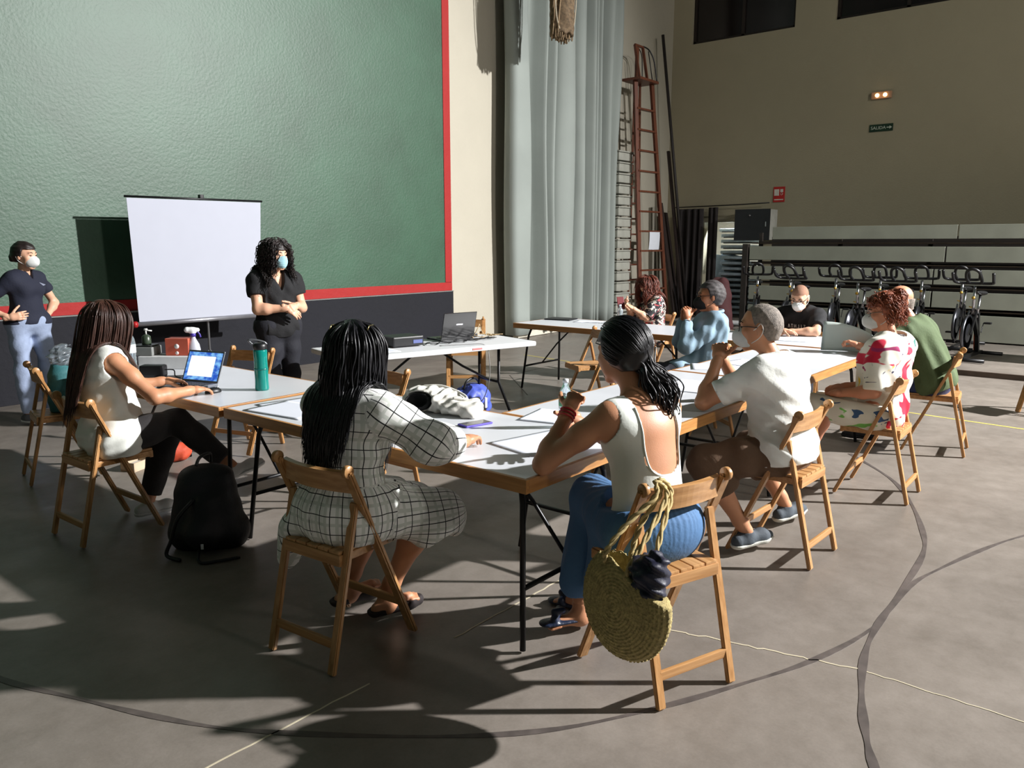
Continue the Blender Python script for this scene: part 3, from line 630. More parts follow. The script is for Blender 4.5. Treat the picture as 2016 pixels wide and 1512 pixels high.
# ---------------------------------------------------------------- people
UP = np.array([0, 0, 1.])
def lerp(a, b, t): return np.asarray(a)*(1-t)+np.asarray(b)*t
def az(deg, z=0): r = math.radians(deg); return nv((math.cos(r), math.sin(r), z))
class Fig:
    def __init__(s, J, sc=1.0, fat=1.0, female=True, face=0, pitch=0, roll=0, neck=.05, arm=1.0, leg=1.0):
        s.J = J = {k: np.array(v, float) for k, v in J.items()}; s.sc = sc; s.female = female
        s.up = nv(J['nk']-J['pel']); r = nv(J['shR']-J['shL']); s.r = nv(r-s.up*(r@s.up)); s.f = np.cross(s.up, s.r)
        s.hr = nv(J['hipR']-J['hipL']); s.hfw = np.cross(UP, s.hr)
        hf = az(face); p = math.radians(pitch); s.hf = nv(hf*math.cos(p)+UP*math.sin(p)); hr = np.cross(s.hf, UP); hr = nv(hr)
        hu = np.cross(hr, s.hf); q = math.radians(roll); s.hhr = hr*math.cos(q)+hu*math.sin(q); s.hu = np.cross(s.hhr, s.hf)
        s.hd = J['hd']; L = lambda t: lerp(J['pel'], J['nk'], t)
        back = -s.f; g = fat*sc; HIP = 1.0
        hw = .100 if female else .098
        s.torso = [Cap(J['hipL'], J['hipR'], hw*g, k=.05), Cap(L(.05)+s.f*.01, L(.40)+s.f*.015, .112*g, .106*g, k=.08, flat=(s.r*0+s.f, .86)),
                   Cap(L(.40)+s.f*.01, L(.70), .112*g, .122*g, k=.08, flat=(s.f, .8)),
                   Cap(L(.30)-s.r*.035*g, L(.72)-s.r*.055*g, .085*g, .095*g, k=.08, flat=(s.f, .85)), Cap(L(.30)+s.r*.035*g, L(.72)+s.r*.055*g, .085*g, .095*g, k=.08, flat=(s.f, .85)),
                   Cap(lerp(J['shL'], J['shR'], .12)-s.up*.03, lerp(J['shL'], J['shR'], .88)-s.up*.03, .062*g**.5, k=.08),
                   Cap(J['nk']-s.up*.035, J['shL']*.8+J['nk']*.2, .045*sc, .042*sc, k=.06), Cap(J['nk']-s.up*.035, J['shR']*.8+J['nk']*.2, .045*sc, .042*sc, k=.06)]
        if female:
            for q in (-1, 1): s.torso.append(Ell(L(.66)+s.r*q*.07*g+s.f*.085*g, np.stack([s.r, s.f, s.up]), np.array([.062, .055, .065])*g, k=.05))
        s.neckp = [Cap(J['nk']-s.up*.05, s.hd-s.hu*.055-s.hf*.012, neck*sc, neck*.95*sc, k=.035)]
        s.arm = {}; s.leg = {}
        for q in 'LR':
            sh, el, wr = J['sh'+q], J['el'+q], J['wr'+q]; a = arm*sc
            m = lerp(el, wr, .28)
            s.arm[q] = [Cap(sh, lerp(sh, el, .4), .054*a, .047*a, k=.035), Cap(lerp(sh, el, .4), el, .047*a, .037*a, k=.03), Cap(el, m, .037*a, .041*a, k=.03), Cap(m, lerp(el, wr, .9), .040*a, .026*a, k=.03), Cap(lerp(el, wr, .9), wr, .026*a, .0265*a, k=.02)]
            hp, kn, an = J['hip'+q], J['kn'+q], J['an'+q]; l = leg*sc
            s.leg[q] = [Cap(hp, lerp(hp, kn, .5), .086*l, .075*l, k=.05), Cap(lerp(hp, kn, .5), kn, .075*l, .055*l, k=.04), Cap(kn, lerp(kn, an, .35), .053*l, .056*l, k=.04), Cap(lerp(kn, an, .35), lerp(kn, an, .85), .056*l, .035*l, k=.03), Cap(lerp(kn, an, .85), an, .035*l, .036*l, k=.03)]
        s.skull = 1.0
        e = s.hp
        s.head = [Ell(e(0, -.012, .032), s.hax(), np.array([.076, .095, .086])*sc, k=.02), Ell(e(0, .028, -.03), s.hax(), np.array([.06, .062, .082])*sc, k=.035),
                  Cap(e(-.014, .066, -.1), e(.014, .066, -.1), .018*sc, k=.03), Cap(e(0, .088, .012), e(0, .108, -.03), .008*sc, .012*sc, k=.012),
                  Cap(e(-.036, .078, .028), e(.036, .078, .028), .012*sc, k=.018), Cap(e(-.02, .086, -.064), e(.02, .086, -.064), .0065*sc, k=.012), Cap(e(-.016, .085, -.076), e(.016, .085, -.076), .007*sc, k=.01),
                  Cap(e(-.045, .06, -.02), e(-.04, .05, -.06), .02*sc, .016*sc, k=.03), Cap(e(.045, .06, -.02), e(.04, .05, -.06), .02*sc, .016*sc, k=.03)]
        for q in (-1, 1):
            s.head.append(Ell(e(q*.077, -.006, -.002), s.hax(), np.array([.008, .017, .03])*sc, k=.008)); s.head.append(Cap(e(q*.074, .0, -.03), e(q*.076, -.006, -.022), .007, k=.006))
    def hax(s): return np.stack([s.hhr, s.hf, s.hu])
    def hp(s, r, f, u): return s.hd+(s.hhr*r+s.hf*f+s.hu*u)*s.sc
    def tp(s, t, r=0, f=0): return lerp(s.J['pel'], s.J['nk'], t)+s.r*r+s.f*f
    def all(s): return s.torso+s.neckp+s.head+s.arm['L']+s.arm['R']+s.leg['L']+s.leg['R']
def hand(wr, d, n, thumb, curl=(.3, .35, .4, .45), spread=.06, sc=1.0, tcurl=.3, h=.0036):
    """wr wrist, d finger direction, n direction the palm faces, thumb = side (vector) of the thumb"""
    d = nv(d); n = nv(n-d*(np.dot(n, d))); t = nv(np.cross(d, n)); t = t if np.dot(t, thumb) > 0 else -t
    P = [Cap(wr-d*.03, wr+d*.02, .025*sc, .024*sc, k=.02, flat=(n, .8))]
    P.append(Cap(wr+d*.03*sc+t*.012*sc, wr+d*.075*sc+t*.024*sc, .018*sc, .0125*sc, k=.022, flat=(n, .8)))
    P.append(Cap(wr+d*.03*sc-t*.012*sc, wr+d*.07*sc-t*.024*sc, .018*sc, .0125*sc, k=.022, flat=(n, .8)))
    P.append(Cap(wr+d*.03*sc, wr+d*.077*sc, .018*sc, .0135*sc, k=.022, flat=(n, .8)))
    for i, (o, l) in enumerate(((.029, .070), (.0098, .078), (-.0098, .073), (-.028, .058))):
        p = wr+(d*(.082-abs(o-.005)*.25)+t*o)*sc; ang = (o/.03)*spread
        fd = nv(d+t*math.tan(ang)); a = 0; r = .0092
        for j, fr in enumerate((.45, .30, .25)):
            a += curl[i]*(.75 if j == 0 else 1.15); q = nv(fd*math.cos(a)+n*math.sin(a)); e = p+q*l*fr*sc
            P.append(Cap(p, e, r*sc, (r-.0009)*sc, k=.0035 if j else .006)); p = e; r -= .0009
    p = wr+(d*.022+t*.02+n*.006)*sc; fd = nv(d*.62+t*.75+n*.25); r = .0125
    for j, l in enumerate((.042, .033, .026)):
        q = nv(fd+(n*.35-t*.25+d*.3)*tcurl*j); e = p+q*l*sc; P.append(Cap(p, e, r*sc, (r-.0012)*sc, k=.012 if j == 0 else .004)); p = e; r -= .0012
    F, lo = sdf_grid(P, h); return nets(F, lo, h)
def seg_puv(segs, fr):
    """cloth coordinates: round and along the nearest limb, for woven patterns"""
    def f(V):
        best = np.full(len(V), 9.); out = np.zeros((len(V), 3))
        for a, b, f0, rad in segs:
            a = np.array(a); b = np.array(b); ab = b-a; L = np.linalg.norm(ab); z = ab/L; x = nv(np.array(f0)-z*np.dot(f0, z)); y = np.cross(z, x)
            q = V-a; t = np.clip(q@z, 0, L); rel = q-t[:, None]*z; dd = np.linalg.norm(rel, axis=1)-rad; m = dd < best
            ang = np.arctan2(rel@y, rel@x); o = np.stack([ang*rad, q@z, ang*0], 1)
            out[m] = o[m]; best = np.minimum(best, dd)
        return out
    return f
def shoe(parent, an, d, m, sole, h=.005, sc=1.0, sandal=False, pitch=0, name='shoe'):
    d = nv(d); x = nv(np.cross(d, UP)); d = nv(d+UP*pitch); u = np.cross(x, d); a = np.array(an)-u*(.045)*sc
    heel = a-d*.055*sc; ball = a+d*.11*sc; toe = a+d*.165*sc
    P = [Cap(heel, ball, .034*sc, .036*sc, k=.03, flat=(x, .95)), Cap(ball-u*.006, toe-u*.01, .036*sc, .024*sc, k=.03), Cap(a-u*.0, a+u*.045*sc, .036*sc, .036*sc, k=.03)]
    cutter = plane(a-u*.018*sc, -u)
    top = plane(a+u*.045*sc, u)
    s = sdf_mesh(name, P, h, m, parent, cut=inter(cutter, top))
    b = sdf_mesh('sole', [Cap(heel-u*.01, ball-u*.01, .038*sc, .041*sc, k=.03), Cap(ball-u*.01, toe-u*.01, .041*sc, .03*sc, k=.03)], h, sole, parent, cut=inter(plane(a-u*.014*sc, u), plane(a-u*.035*sc, -u)))
    return s
def foot(an, d, sc=1.0, pitch=0, h=.005):
    d = nv(d); x = nv(np.cross(d, UP)); d = nv(d+UP*pitch); u = np.cross(x, d); a = np.array(an)-u*.045*sc
    P = [Cap(a+u*.06, a, .036*sc, .034*sc, k=.03), Cap(a-d*.05*sc, a, .027*sc, k=.03), Cap(a, a+d*.11*sc-u*.008, .032*sc, .024*sc, k=.03)]
    for i in range(5): o = (-.026+.013*i)*sc; P.append(Cap(a+d*.11*sc+x*o-u*.012, a+d*(.155-.005*abs(i-1))*sc+x*o*1.1-u*.018, .0115*sc, .0085*sc, k=.006))
    F, lo = sdf_grid(P, h); return nets(F, lo, h)
def hair_strands(fig, n, length, mat, parent, rad=.006, wave=.004, wfreq=60, fall=(0, 0, -1), front=.45, low=-.05, seed=1, margin=.006, cloth=.02, m=34, name='hair', side=None, puff=1.0, collide=True, curl=0, drift=None, gather=0):
    r = np.random.RandomState(seed); D = []
    while len(D) < n:
        v = nv(r.randn(3))
        if v[2] < low or (v[1] > front and v[2] < .62) : continue
        D.append(v)
    D = np.array(D); R = np.array([.076, .095, .086])*fig.sc; c = fig.hp(0, -.012, .032); A = fig.hax()
    off = (.004+.014*r.rand(n))*puff; P = c+(D*(R+off[:, None]))@A
    g = nv(np.array(fall, float)); Lh = length*(.72+.4*r.rand(n)); st = Lh/m; path = [P]
    tdir = D@A; vel = np.tile(g, (n, 1)); phase = r.rand(n)*6.28; pr = [p.grow(cloth, p.k) for p in fig.torso]+[Cap(p.a, p.b, p.ra+.012, p.rb+.012, p.k) for q in 'LR' for p in fig.arm[q][:2]]+fig.neckp
    dr = np.zeros((n, 3)) if drift is None else np.tile(np.array(drift, float), (n, 1))
    for i in range(m-1):
        q = (P-c)@A.T/(R+off[:, None]); k0 = np.linalg.norm(q, axis=1)
        near = np.clip(1.25-k0, 0, 1)[:, None]
        nrm = nv_rows((q/(R+off[:, None]))@A); t = g+dr*min(1, i/10); t = t-nrm*np.minimum((nrm*t).sum(1), 0)[:, None]
        t = nv_rows(t+ .05*nrm)
        if i < m*.45:
            loc = (P-fig.hd)@A.T/fig.sc; on = (loc[:, 1] > .02) & (loc[:, 2] > -.03) & (abs(loc[:, 0]) < .065)
            sg_ = np.where(D[:, 0] >= 0, 1., -1.); t = nv_rows(t+np.where(on, 1., 0)[:, None]*(sg_[:, None]*A[0]*1.3-A[1]*.55))
        if gather:
            lat = (P-fig.J['nk'])@fig.r; bel = np.clip(((fig.hd-P)@UP+.02)*8, 0, 1); t = nv_rows(t-fig.r*(lat*gather*bel)[:, None])
        vel = nv_rows(vel*.45+t*.55)
        P = P+vel*st[:, None]
        w = np.stack([np.sin(phase+i*st*wfreq), np.cos(phase*1.7+i*st*wfreq*.9), np.sin(phase*.6+i*st*wfreq*.8)], 1)*wave
        P = P+w*(.3+i/m)
        q = (P-c)@A.T/(R+off[:, None]); k0 = np.linalg.norm(q, axis=1); ins = k0 < 1
        loc = (P-fig.hd)@A.T/fig.sc; fz = (loc[:, 1] > .025) & (abs(loc[:, 0]) < .072) & (loc[:, 2] < .055) & (loc[:, 2] > -.16)
        P = P+np.where(fz, np.where(D[:, 0] >= 0, 1., -1.)*.078-loc[:, 0], 0)[:, None]*A[0]*fig.sc
        P = np.where(ins[:, None], c+((q/np.maximum(k0, 1e-6)[:, None])*(R+off[:, None]))@A, P)
        if collide:
            for _ in range(2):
                d0 = sdf_pts(pr, P)-off*.8-margin; e = .004
                G = nv_rows(np.stack([sdf_pts(pr, P+e*v) for v in np.eye(3)], 1)-(d0+off*.8+margin)[:, None])
                P = P-np.where(d0 < 0, d0, 0)[:, None]*G
        path.append(P)
    path = np.stack(path, 1); tt = np.linspace(0, 1, m)
    rr = rad*(.8+.5*r.rand(n))[:, None]*np.interp(tt, [0, .1, .75, 1], [.7, 1, .85, .15])[None]
    V, Q = tubes_np(path, rr, 5); return wlink(name, np_mesh(name, V, Q), mat, parent)
def pulled_hair(fig, target, n, mat, parent, rad=.0026, seed=1, off=.02, hairline=.05, name='pulled_hair'):
    r = np.random.RandomState(seed); D = []
    while len(D) < n:
        v = nv(r.randn(3))
        if v[1] > .25 and v[2] < .62: continue
        if v[2] < -.55: continue
        D.append(v)
    D = np.array(D); c = fig.hp(0, -.012, .032); A = fig.hax(); R = np.array([.076, .095, .086])*fig.sc+off*(.85+.2*r.rand(n))[:, None]
    tl = (np.array(target)-c)@A.T; out = []
    for t in np.linspace(0, 1, 14):
        q = D*R*(1-t)+tl*t; k = np.linalg.norm(q/R, axis=1); q = np.where((k < 1)[:, None], q/k[:, None], q); out.append(c+q@A)
    P = np.stack(out, 1); rr = np.full(P.shape[:2], rad)*np.interp(np.linspace(0, 1, 14), [0, .2, 1], [.4, 1, 1])
    V, Q = tubes_np(P, rr, 5); return wlink(name, np_mesh(name, V, Q), mat, parent)
def nv_rows(a): return a/(np.linalg.norm(a, axis=-1, keepdims=True)+1e-9)
def cap_hair(fig, mat, parent, t=.012, hairline=.055, low=-.04, name='hair', disp=None, k=.02, extra=(), seed=0, back=.0, topcut=None):
    """close-fitting hair shell: hairline = height of its front edge, low = how far down the nape"""
    e = fig.hp; P = [Ell(e(0, -.014, .034), fig.hax(), (np.array([.076, .095, .086])+t)*fig.sc, k=.02), Cap(e(0, -.06, .0), e(0, -.055, low), .05*fig.sc+t*.5, .042*fig.sc, k=.04)]+list(extra)
    def cut(X):
        q = (X-fig.hd)@fig.hax().T/fig.sc
        face = np.maximum(-(q[..., 1]-.018-.25*(q[..., 2])), (q[..., 2]-hairline)*.8)          # removed where both: ahead of the ear and below the hairline
        lower = low-.01-q[..., 2]
        if topcut is not None: lower = np.maximum(lower, q[..., 2]-topcut-.3*q[..., 1])
        return np.maximum(-face, lower)
    return sdf_mesh(name, P, .006, mat, parent, cut=cut, disp=disp or folds(70, .0025, seed=seed))
def eyes(fig, parent, mat):
    b = MB()
    for q in (-1, 1):
        bm = bmesh.new(); bmesh.ops.create_uvsphere(bm, u_segments=12, v_segments=8, radius=1)
        A = fig.hax(); S = Matrix([[*(A[0]*.0135)], [*(A[1]*.006)], [*(A[2]*.0065)]]).transposed().to_4x4(); S.translation = Vector(fig.hp(q*.031, .0835, .006))
        bmesh.ops.transform(bm, matrix=S, verts=bm.verts); b.bm(bm, True)
    b.build('eyes', mat, parent, True)
    b = MB()
    for q in (-1, 1): b.tube([fig.hp(q*.014, .092, .028), fig.hp(q*.032, .091, .035), fig.hp(q*.05, .078, .03)], [.003, .0042, .002], 6)
    b.build('eyebrows', M('brow_hair', (50, 36, 28), .8), parent, True)
def mask(fig, mat, parent, kind='cone', strap=None, drop=0.0):
    """face mask over nose, mouth and chin, with ear loops"""
    e = lambda r, f, u: fig.hp(r, f, u-drop)
    if kind == 'cone':
        P = [Ell(e(0, .056, -.048), fig.hax(), np.array([.062, .066, .062])*fig.sc, k=.02), Cap(e(0, .11, -.04), e(0, .112, -.055), .018*fig.sc, .016*fig.sc, k=.045)]
    else:
        P = [Ell(e(0, .045, -.045), fig.hax(), np.array([.068, .068, .06])*fig.sc, k=.02), Cap(e(0, .098, -.02), e(0, .09, -.075), .018*fig.sc, .018*fig.sc, k=.04)]
    def cut(X):
        q = (X-fig.hd)@fig.hax().T/fig.sc; u = q[..., 2]+drop
        fr = .03-q[..., 1]
        top = u-(.006-abs(q[..., 0])*.25); bot = -.112-u
        return np.maximum(np.maximum(fr, top), bot)
    dsp = (lambda X: .0012*np.sin(((X-fig.hd)@fig.hu)*420)) if kind != 'cone' else None
    m = sdf_mesh('face_mask', P, .0042, mat, parent, cut=cut, disp=dsp)
    b = MB()
    for q in (-1, 1):
        b.tube(crv([e(q*.057, .034, -.012), e(q*.077, .012, .0), fig.hp(q*.084, -.012, .026), fig.hp(q*.084, -.024, -.005), e(q*.076, -.006, -.045), e(q*.056, .034, -.075)], 5), .0022, 6)
    b.build('ear_loop', strap or mat, m)
    k = m.children[0]; k.matrix_parent_inverse.identity()
    k.data.transform((Matrix.Translation(parent.location) @ Matrix.Rotation(parent.rotation_euler[2], 4, 'Z')).inverted())
    return m
def glasses(fig, mat, parent, up=0.0, fw=0.0, name='glasses', dark=None):
    b = MB()
    for q in (-1, 1):
        ring = [fig.hp(q*.034+.026*math.cos(a), .1+fw-.006*abs(math.cos(a)), .004+up+.019*math.sin(a)) for a in [2*PI*k/20 for k in range(20)]]
        b.tube(ring, .0024, 6, closed=True)
        b.tube([fig.hp(q*.06, .097+fw, .01+up), fig.hp(q*.079, .05+fw, .012+up), fig.hp(q*.081, -.01+fw, .006+up), fig.hp(q*.08, -.03+fw, -.012+up)], .0024, 6)
    b.tube([fig.hp(-.009, .1+fw, .01+up), fig.hp(0, .103+fw, .013+up), fig.hp(.009, .1+fw, .01+up)], .0024, 6)
    g = b.build(name, mat, parent, True)
    if dark:
        l = MB()
        for q in (-1, 1):
            c = fig.hp(q*.034, .099+fw, .004+up); ring = [fig.hp(q*.034+.025*math.cos(a), .099+fw, .004+up+.018*math.sin(a)) for a in [2*PI*k/20 for k in range(20)]]
            back = [fig.hp(q*.034+.025*math.cos(a), .0975+fw, .004+up+.018*math.sin(a)) for a in [2*PI*k/20 for k in range(20)]]
            l.add(ring+back, [tuple(range(20)), tuple(range(39, 19, -1))]+[(i, (i+1) % 20, 20+(i+1) % 20, 20+i) for i in range(20)])
        l.build('lens', dark, parent, True)
    return g
def top(fig, mat, parent, off=.012, sleeve=.5, hem=.0, neckr=.062, vneck=0, name='shirt', h=.008, wr=.0025, scoop=None, extra=(), puv=None, armoff=None, seed=0, k=None, strap=None, collar=None, cutx=None, bounds=None, armhole=0):
    J = fig.J; P = [p.grow(off) for p in fig.torso]; P[0] = fig.torso[0].grow(off+.012)
    ao = off if armoff is None else armoff; cuts = []
    def cut(X):
        c = (J['pel']+fig.up*hem-X)@fig.up
        nq = X-(J['nk']+fig.up*.0); t = nq@fig.up
        ax = np.linalg.norm(nq-t[..., None]*fig.up+fig.f*(-.012), axis=-1)-neckr-np.clip(t, -.05, .1)*.4
        c = np.maximum(c, np.where(t > -.075, -ax, -1.))
        if vneck:
            f = nq@fig.f; x = abs(nq@fig.r); v = x-(vneck+t)*.42
            c = np.maximum(c, np.where((f > 0), -v, -1.))
        if scoop: c = np.maximum(c, scoop(X, nq, t, nq@fig.r, nq@fig.f))
        for q in 'LR':
            sh, el, wr_ = J['sh'+q], J['el'+q], J['wr'+q]
            if 0 < sleeve <= 1:
                d = nv(el-sh); p0 = lerp(sh, el, sleeve); near = np.linalg.norm((X-sh)-((X-sh)@d)[..., None]*d, axis=-1)-.12
                c = np.maximum(c, np.where((near < 0)&((X-sh)@fig.r*(1 if q == 'R' else -1) > -.02), (X-p0)@d, -1.))
        if cutx: c = np.maximum(c, cutx(X))
        if armhole:
            for q in 'LR':
                o = nv(J['sh'+q]-lerp(J['shL'], J['shR'], .5)); a = J['sh'+q]+o*.028-UP*.012; ab = (J['el'+q]-a)*.22; tt = np.clip(((X-a)@ab)/(ab@ab), 0, 1); c = np.maximum(c, armhole-np.linalg.norm(X-a-tt[..., None]*ab, axis=-1))
        return c
    for q in 'LR':
        a = fig.arm[q]; sh, el, wr_ = J['sh'+q], J['el'+q], J['wr'+q]
        if sleeve is None or sleeve <= 0: continue
        P += [a[0].grow(ao, .04), a[1].grow(ao*1.15, .03)]
        if sleeve > 1:
            fr = sleeve-1; e2 = lerp(el, wr_, fr); P += [Cap(el, e2, (.038+ao*1.1)*1, (.038-.008*fr+ao), k=.03)]
    P += list(extra)
    ds = folds(34, wr, seed=seed)
    return sdf_mesh(name, P, h, mat, parent, cut=cut, disp=ds, puv=puv, bounds=bounds)
def trousers(fig, mat, parent, off=.014, waist=.12, ends=(.92, .92), flare=0., name='trousers', h=.008, wr=.003, seed=3, sides='LR', extra=()):
    J = fig.J; P = [p.grow(off) for p in fig.torso[:2]]
    for q, e in zip('LR', ends):
        l = fig.leg[q]; kn, an = J['kn'+q], J['an'+q]; P += [l[0].grow(off), l[1].grow(off)]
        P += [p.grow(off) for p in l[2:4]]; P.append(Cap(kn, lerp(kn, an, e), .056*fig.sc+off, .045*fig.sc+off*.6+flare, k=.04))
    P += list(extra)
    def cut(X):
        c = (X-(J['pel']+fig.up*waist))@fig.up
        for q, e in zip('LR', ends):
            kn, an = J['kn'+q], J['an'+q]; d = nv(an-kn); p0 = lerp(kn, an, e)
            near = np.linalg.norm((X-kn)-((X-kn)@d)[..., None]*d, axis=-1)-.11-flare
            c = np.maximum(c, np.where((near < 0)&((X-kn)@d > 0), (X-p0)@d, -1.))
        return c
    return sdf_mesh(name, P, h, mat, parent, cut=cut, disp=folds(30, wr, seed=seed))
SKIN = {}
def skin(name, rgb): return M('skin_'+name, rgb, .5, var=.07, vscale=9, bump=.05, bscale=220, sub=.08)
def body(fig, mat, parent, extra, h=.0075, legs=0, torso=True, sleeve=0, hand_h=None):
    """legs: number of leg pieces (from the hip) that clothing covers; the limb is a little slimmer under cloth"""
    sh = lambda p, o: Cap(p.a, p.b, max(p.ra-o, .015), max(p.rb-o, .015), min(p.k, .03), p.flat) if isinstance(p, Cap) else Ell(p.c, p.ax, np.maximum(p.r-o, .02), p.k)
    P = [sh(p, .012) for p in fig.torso] if torso else list(fig.torso)
    P += fig.neckp+fig.head
    for q in 'LR':
        P += [sh(p, .010) if i < sleeve else p for i, p in enumerate(fig.arm[q])]
        P += [sh(p, .016) if i < legs else p for i, p in enumerate(fig.leg[q])]
    return sdf_mesh('body', P, h, mat, parent, extra=extra)
# ---------------------------------------------------------------- the eleven people
m_eye = M('eye_dark', (40, 26, 20), .2)
s_tan = skin('tan', (198, 140, 104)); s_fair = skin('fair', (222, 172, 142)); s_red = skin('ruddy', (206, 140, 108)); s_dark = skin('brown', (176, 116, 82))
hair_black = M('hair_black', (16, 15, 20), .38, var=.3, vscale=30); hair_brown = M('hair_brown', (66, 40, 30), .45, var=.3, vscale=30); hair_dark = M('hair_dark', (34, 24, 22), .5, var=.3, vscale=30)
hair_red = M('hair_red', (134, 66, 34), .55, var=.35, vscale=40); hair_auburn = M('hair_auburn', (104, 50, 34), .5, var=.3, vscale=30)
hair_grey = M('hair_grey', (140, 130, 120), .7, var=.3, vscale=60, bump=.4, bscale=260); hair_salt = M('hair_salt', (66, 60, 60), .6, var=.4, vscale=50, bump=.3, bscale=200)
def cloth(n, rgb, rough=.85, **k): return M(n, rgb, rough, var=k.pop('var', .06), vscale=k.pop('vscale', 5), bump=k.pop('bump', .12), bscale=k.pop('bscale', 55), **k)
mask_white = cloth('mask_white', (222, 224, 222), .8, bump=.03); mask_blue = cloth('mask_blue', (160, 206, 216), .8, bump=.03); mask_black = cloth('mask_black', (20, 22, 26), .8, bump=.03)
def plaid():
    m, nt, b, L = node_mat('checked_cotton'); N = nt.nodes.new; at = N('ShaderNodeAttribute'); at.attribute_name = 'puv'
    sx = N('ShaderNodeSeparateXYZ'); L.new(at.outputs['Vector'], sx.inputs[0])
    def lines(o, per, w_, off=0):
        a = N('ShaderNodeMath'); a.operation = 'ADD'; a.inputs[1].default_value = 5+off; L.new(o, a.inputs[0])
        d_ = N('ShaderNodeMath'); d_.operation = 'MODULO'; d_.inputs[1].default_value = per; L.new(a.outputs[0], d_.inputs[0])
        l = N('ShaderNodeMath'); l.operation = 'LESS_THAN'; l.inputs[1].default_value = w_; L.new(d_.outputs[0], l.inputs[0]); return l.outputs[0]
    mx = N('ShaderNodeMath'); mx.operation = 'MAXIMUM'; L.new(lines(sx.outputs[0], .044, .0036), mx.inputs[0]); L.new(lines(sx.outputs[1], .072, .0036), mx.inputs[1])
    m2 = N('ShaderNodeMath'); m2.operation = 'MAXIMUM'; L.new(lines(sx.outputs[0], .044, .012, .022), m2.inputs[0]); L.new(lines(sx.outputs[1], .072, .012, .036), m2.inputs[1])
    c1 = N('ShaderNodeMix'); c1.data_type = 'RGBA'; c1.inputs[6].default_value = lin((244, 244, 240)); c1.inputs[7].default_value = lin((214, 218, 210)); L.new(m2.outputs[0], c1.inputs[0])
    c2 = N('ShaderNodeMix'); c2.data_type = 'RGBA'; c2.inputs[7].default_value = lin((40, 42, 44)); L.new(c1.outputs[2], c2.inputs[6]); L.new(mx.outputs[0], c2.inputs[0])
    L.new(c2.outputs[2], b.inputs['Base Color']); b.inputs['Roughness'].default_value = .85; return m
m_plaid = plaid()
def splotch(name, base, cols, scale, thr=.56):
    m, nt, b, L = node_mat(name); N = nt.nodes.new; tc = N('ShaderNodeTexCoord'); cur = None; base_l = lin(base)
    for i, (c, s, th) in enumerate(cols):
        mp = N('ShaderNodeMapping'); mp.inputs['Location'].default_value = (i*3.7, i*1.9, i*5.3); mp.inputs['Rotation'].default_value = (i*.6, .4, i*.9); mp.inputs['Scale'].default_value = (1, .45, 1); L.new(tc.outputs['Object'], mp.inputs[0])
        n = N('ShaderNodeTexNoise'); n.inputs['Scale'].default_value = scale*s; n.inputs['Detail'].default_value = 2.5; n.inputs['Distortion'].default_value = 1.2; L.new(mp.outputs[0], n.inputs[0])
        r = N('ShaderNodeMapRange'); r.inputs[1].default_value = th; r.inputs[2].default_value = th+.012; L.new(n.outputs[0], r.inputs[0])
        x = N('ShaderNodeMix'); x.data_type = 'RGBA'; x.inputs[7].default_value = lin(c); L.new(r.outputs[0], x.inputs[0])
        if cur is None: x.inputs[6].default_value = base_l
        else: L.new(cur, x.inputs[6])
        cur = x.outputs[2]
    L.new(cur, b.inputs['Base Color']); b.inputs['Roughness'].default_value = .8; return m
m_flower = splotch('flowery_cotton', (230, 228, 216), [((232, 200, 60), 1.0, .66), ((40, 110, 100), 1.3, .66), ((200, 24, 60), .9, .60), ((150, 30, 90), 1.2, .64), ((60, 60, 90), 2.2, .68)], 4.2)
m_flower2 = splotch('dark_flowery_cloth', (40, 38, 44), [((216, 206, 196), 1, .52), ((196, 84, 90), 1.3, .6), ((60, 80, 60), 1.6, .62)], 16)
m_print = splotch('leg_print_cloth', (226, 224, 210), [((120, 190, 90), 1, .60), ((60, 90, 130), 1.4, .64)], 7)
def base(name_label, J, z=0, part=(0, 0)):
    return thing('person', name_label, 'person', (J['pel'][0], J['pel'][1], z))
def V3(*a): return np.array(a, float)

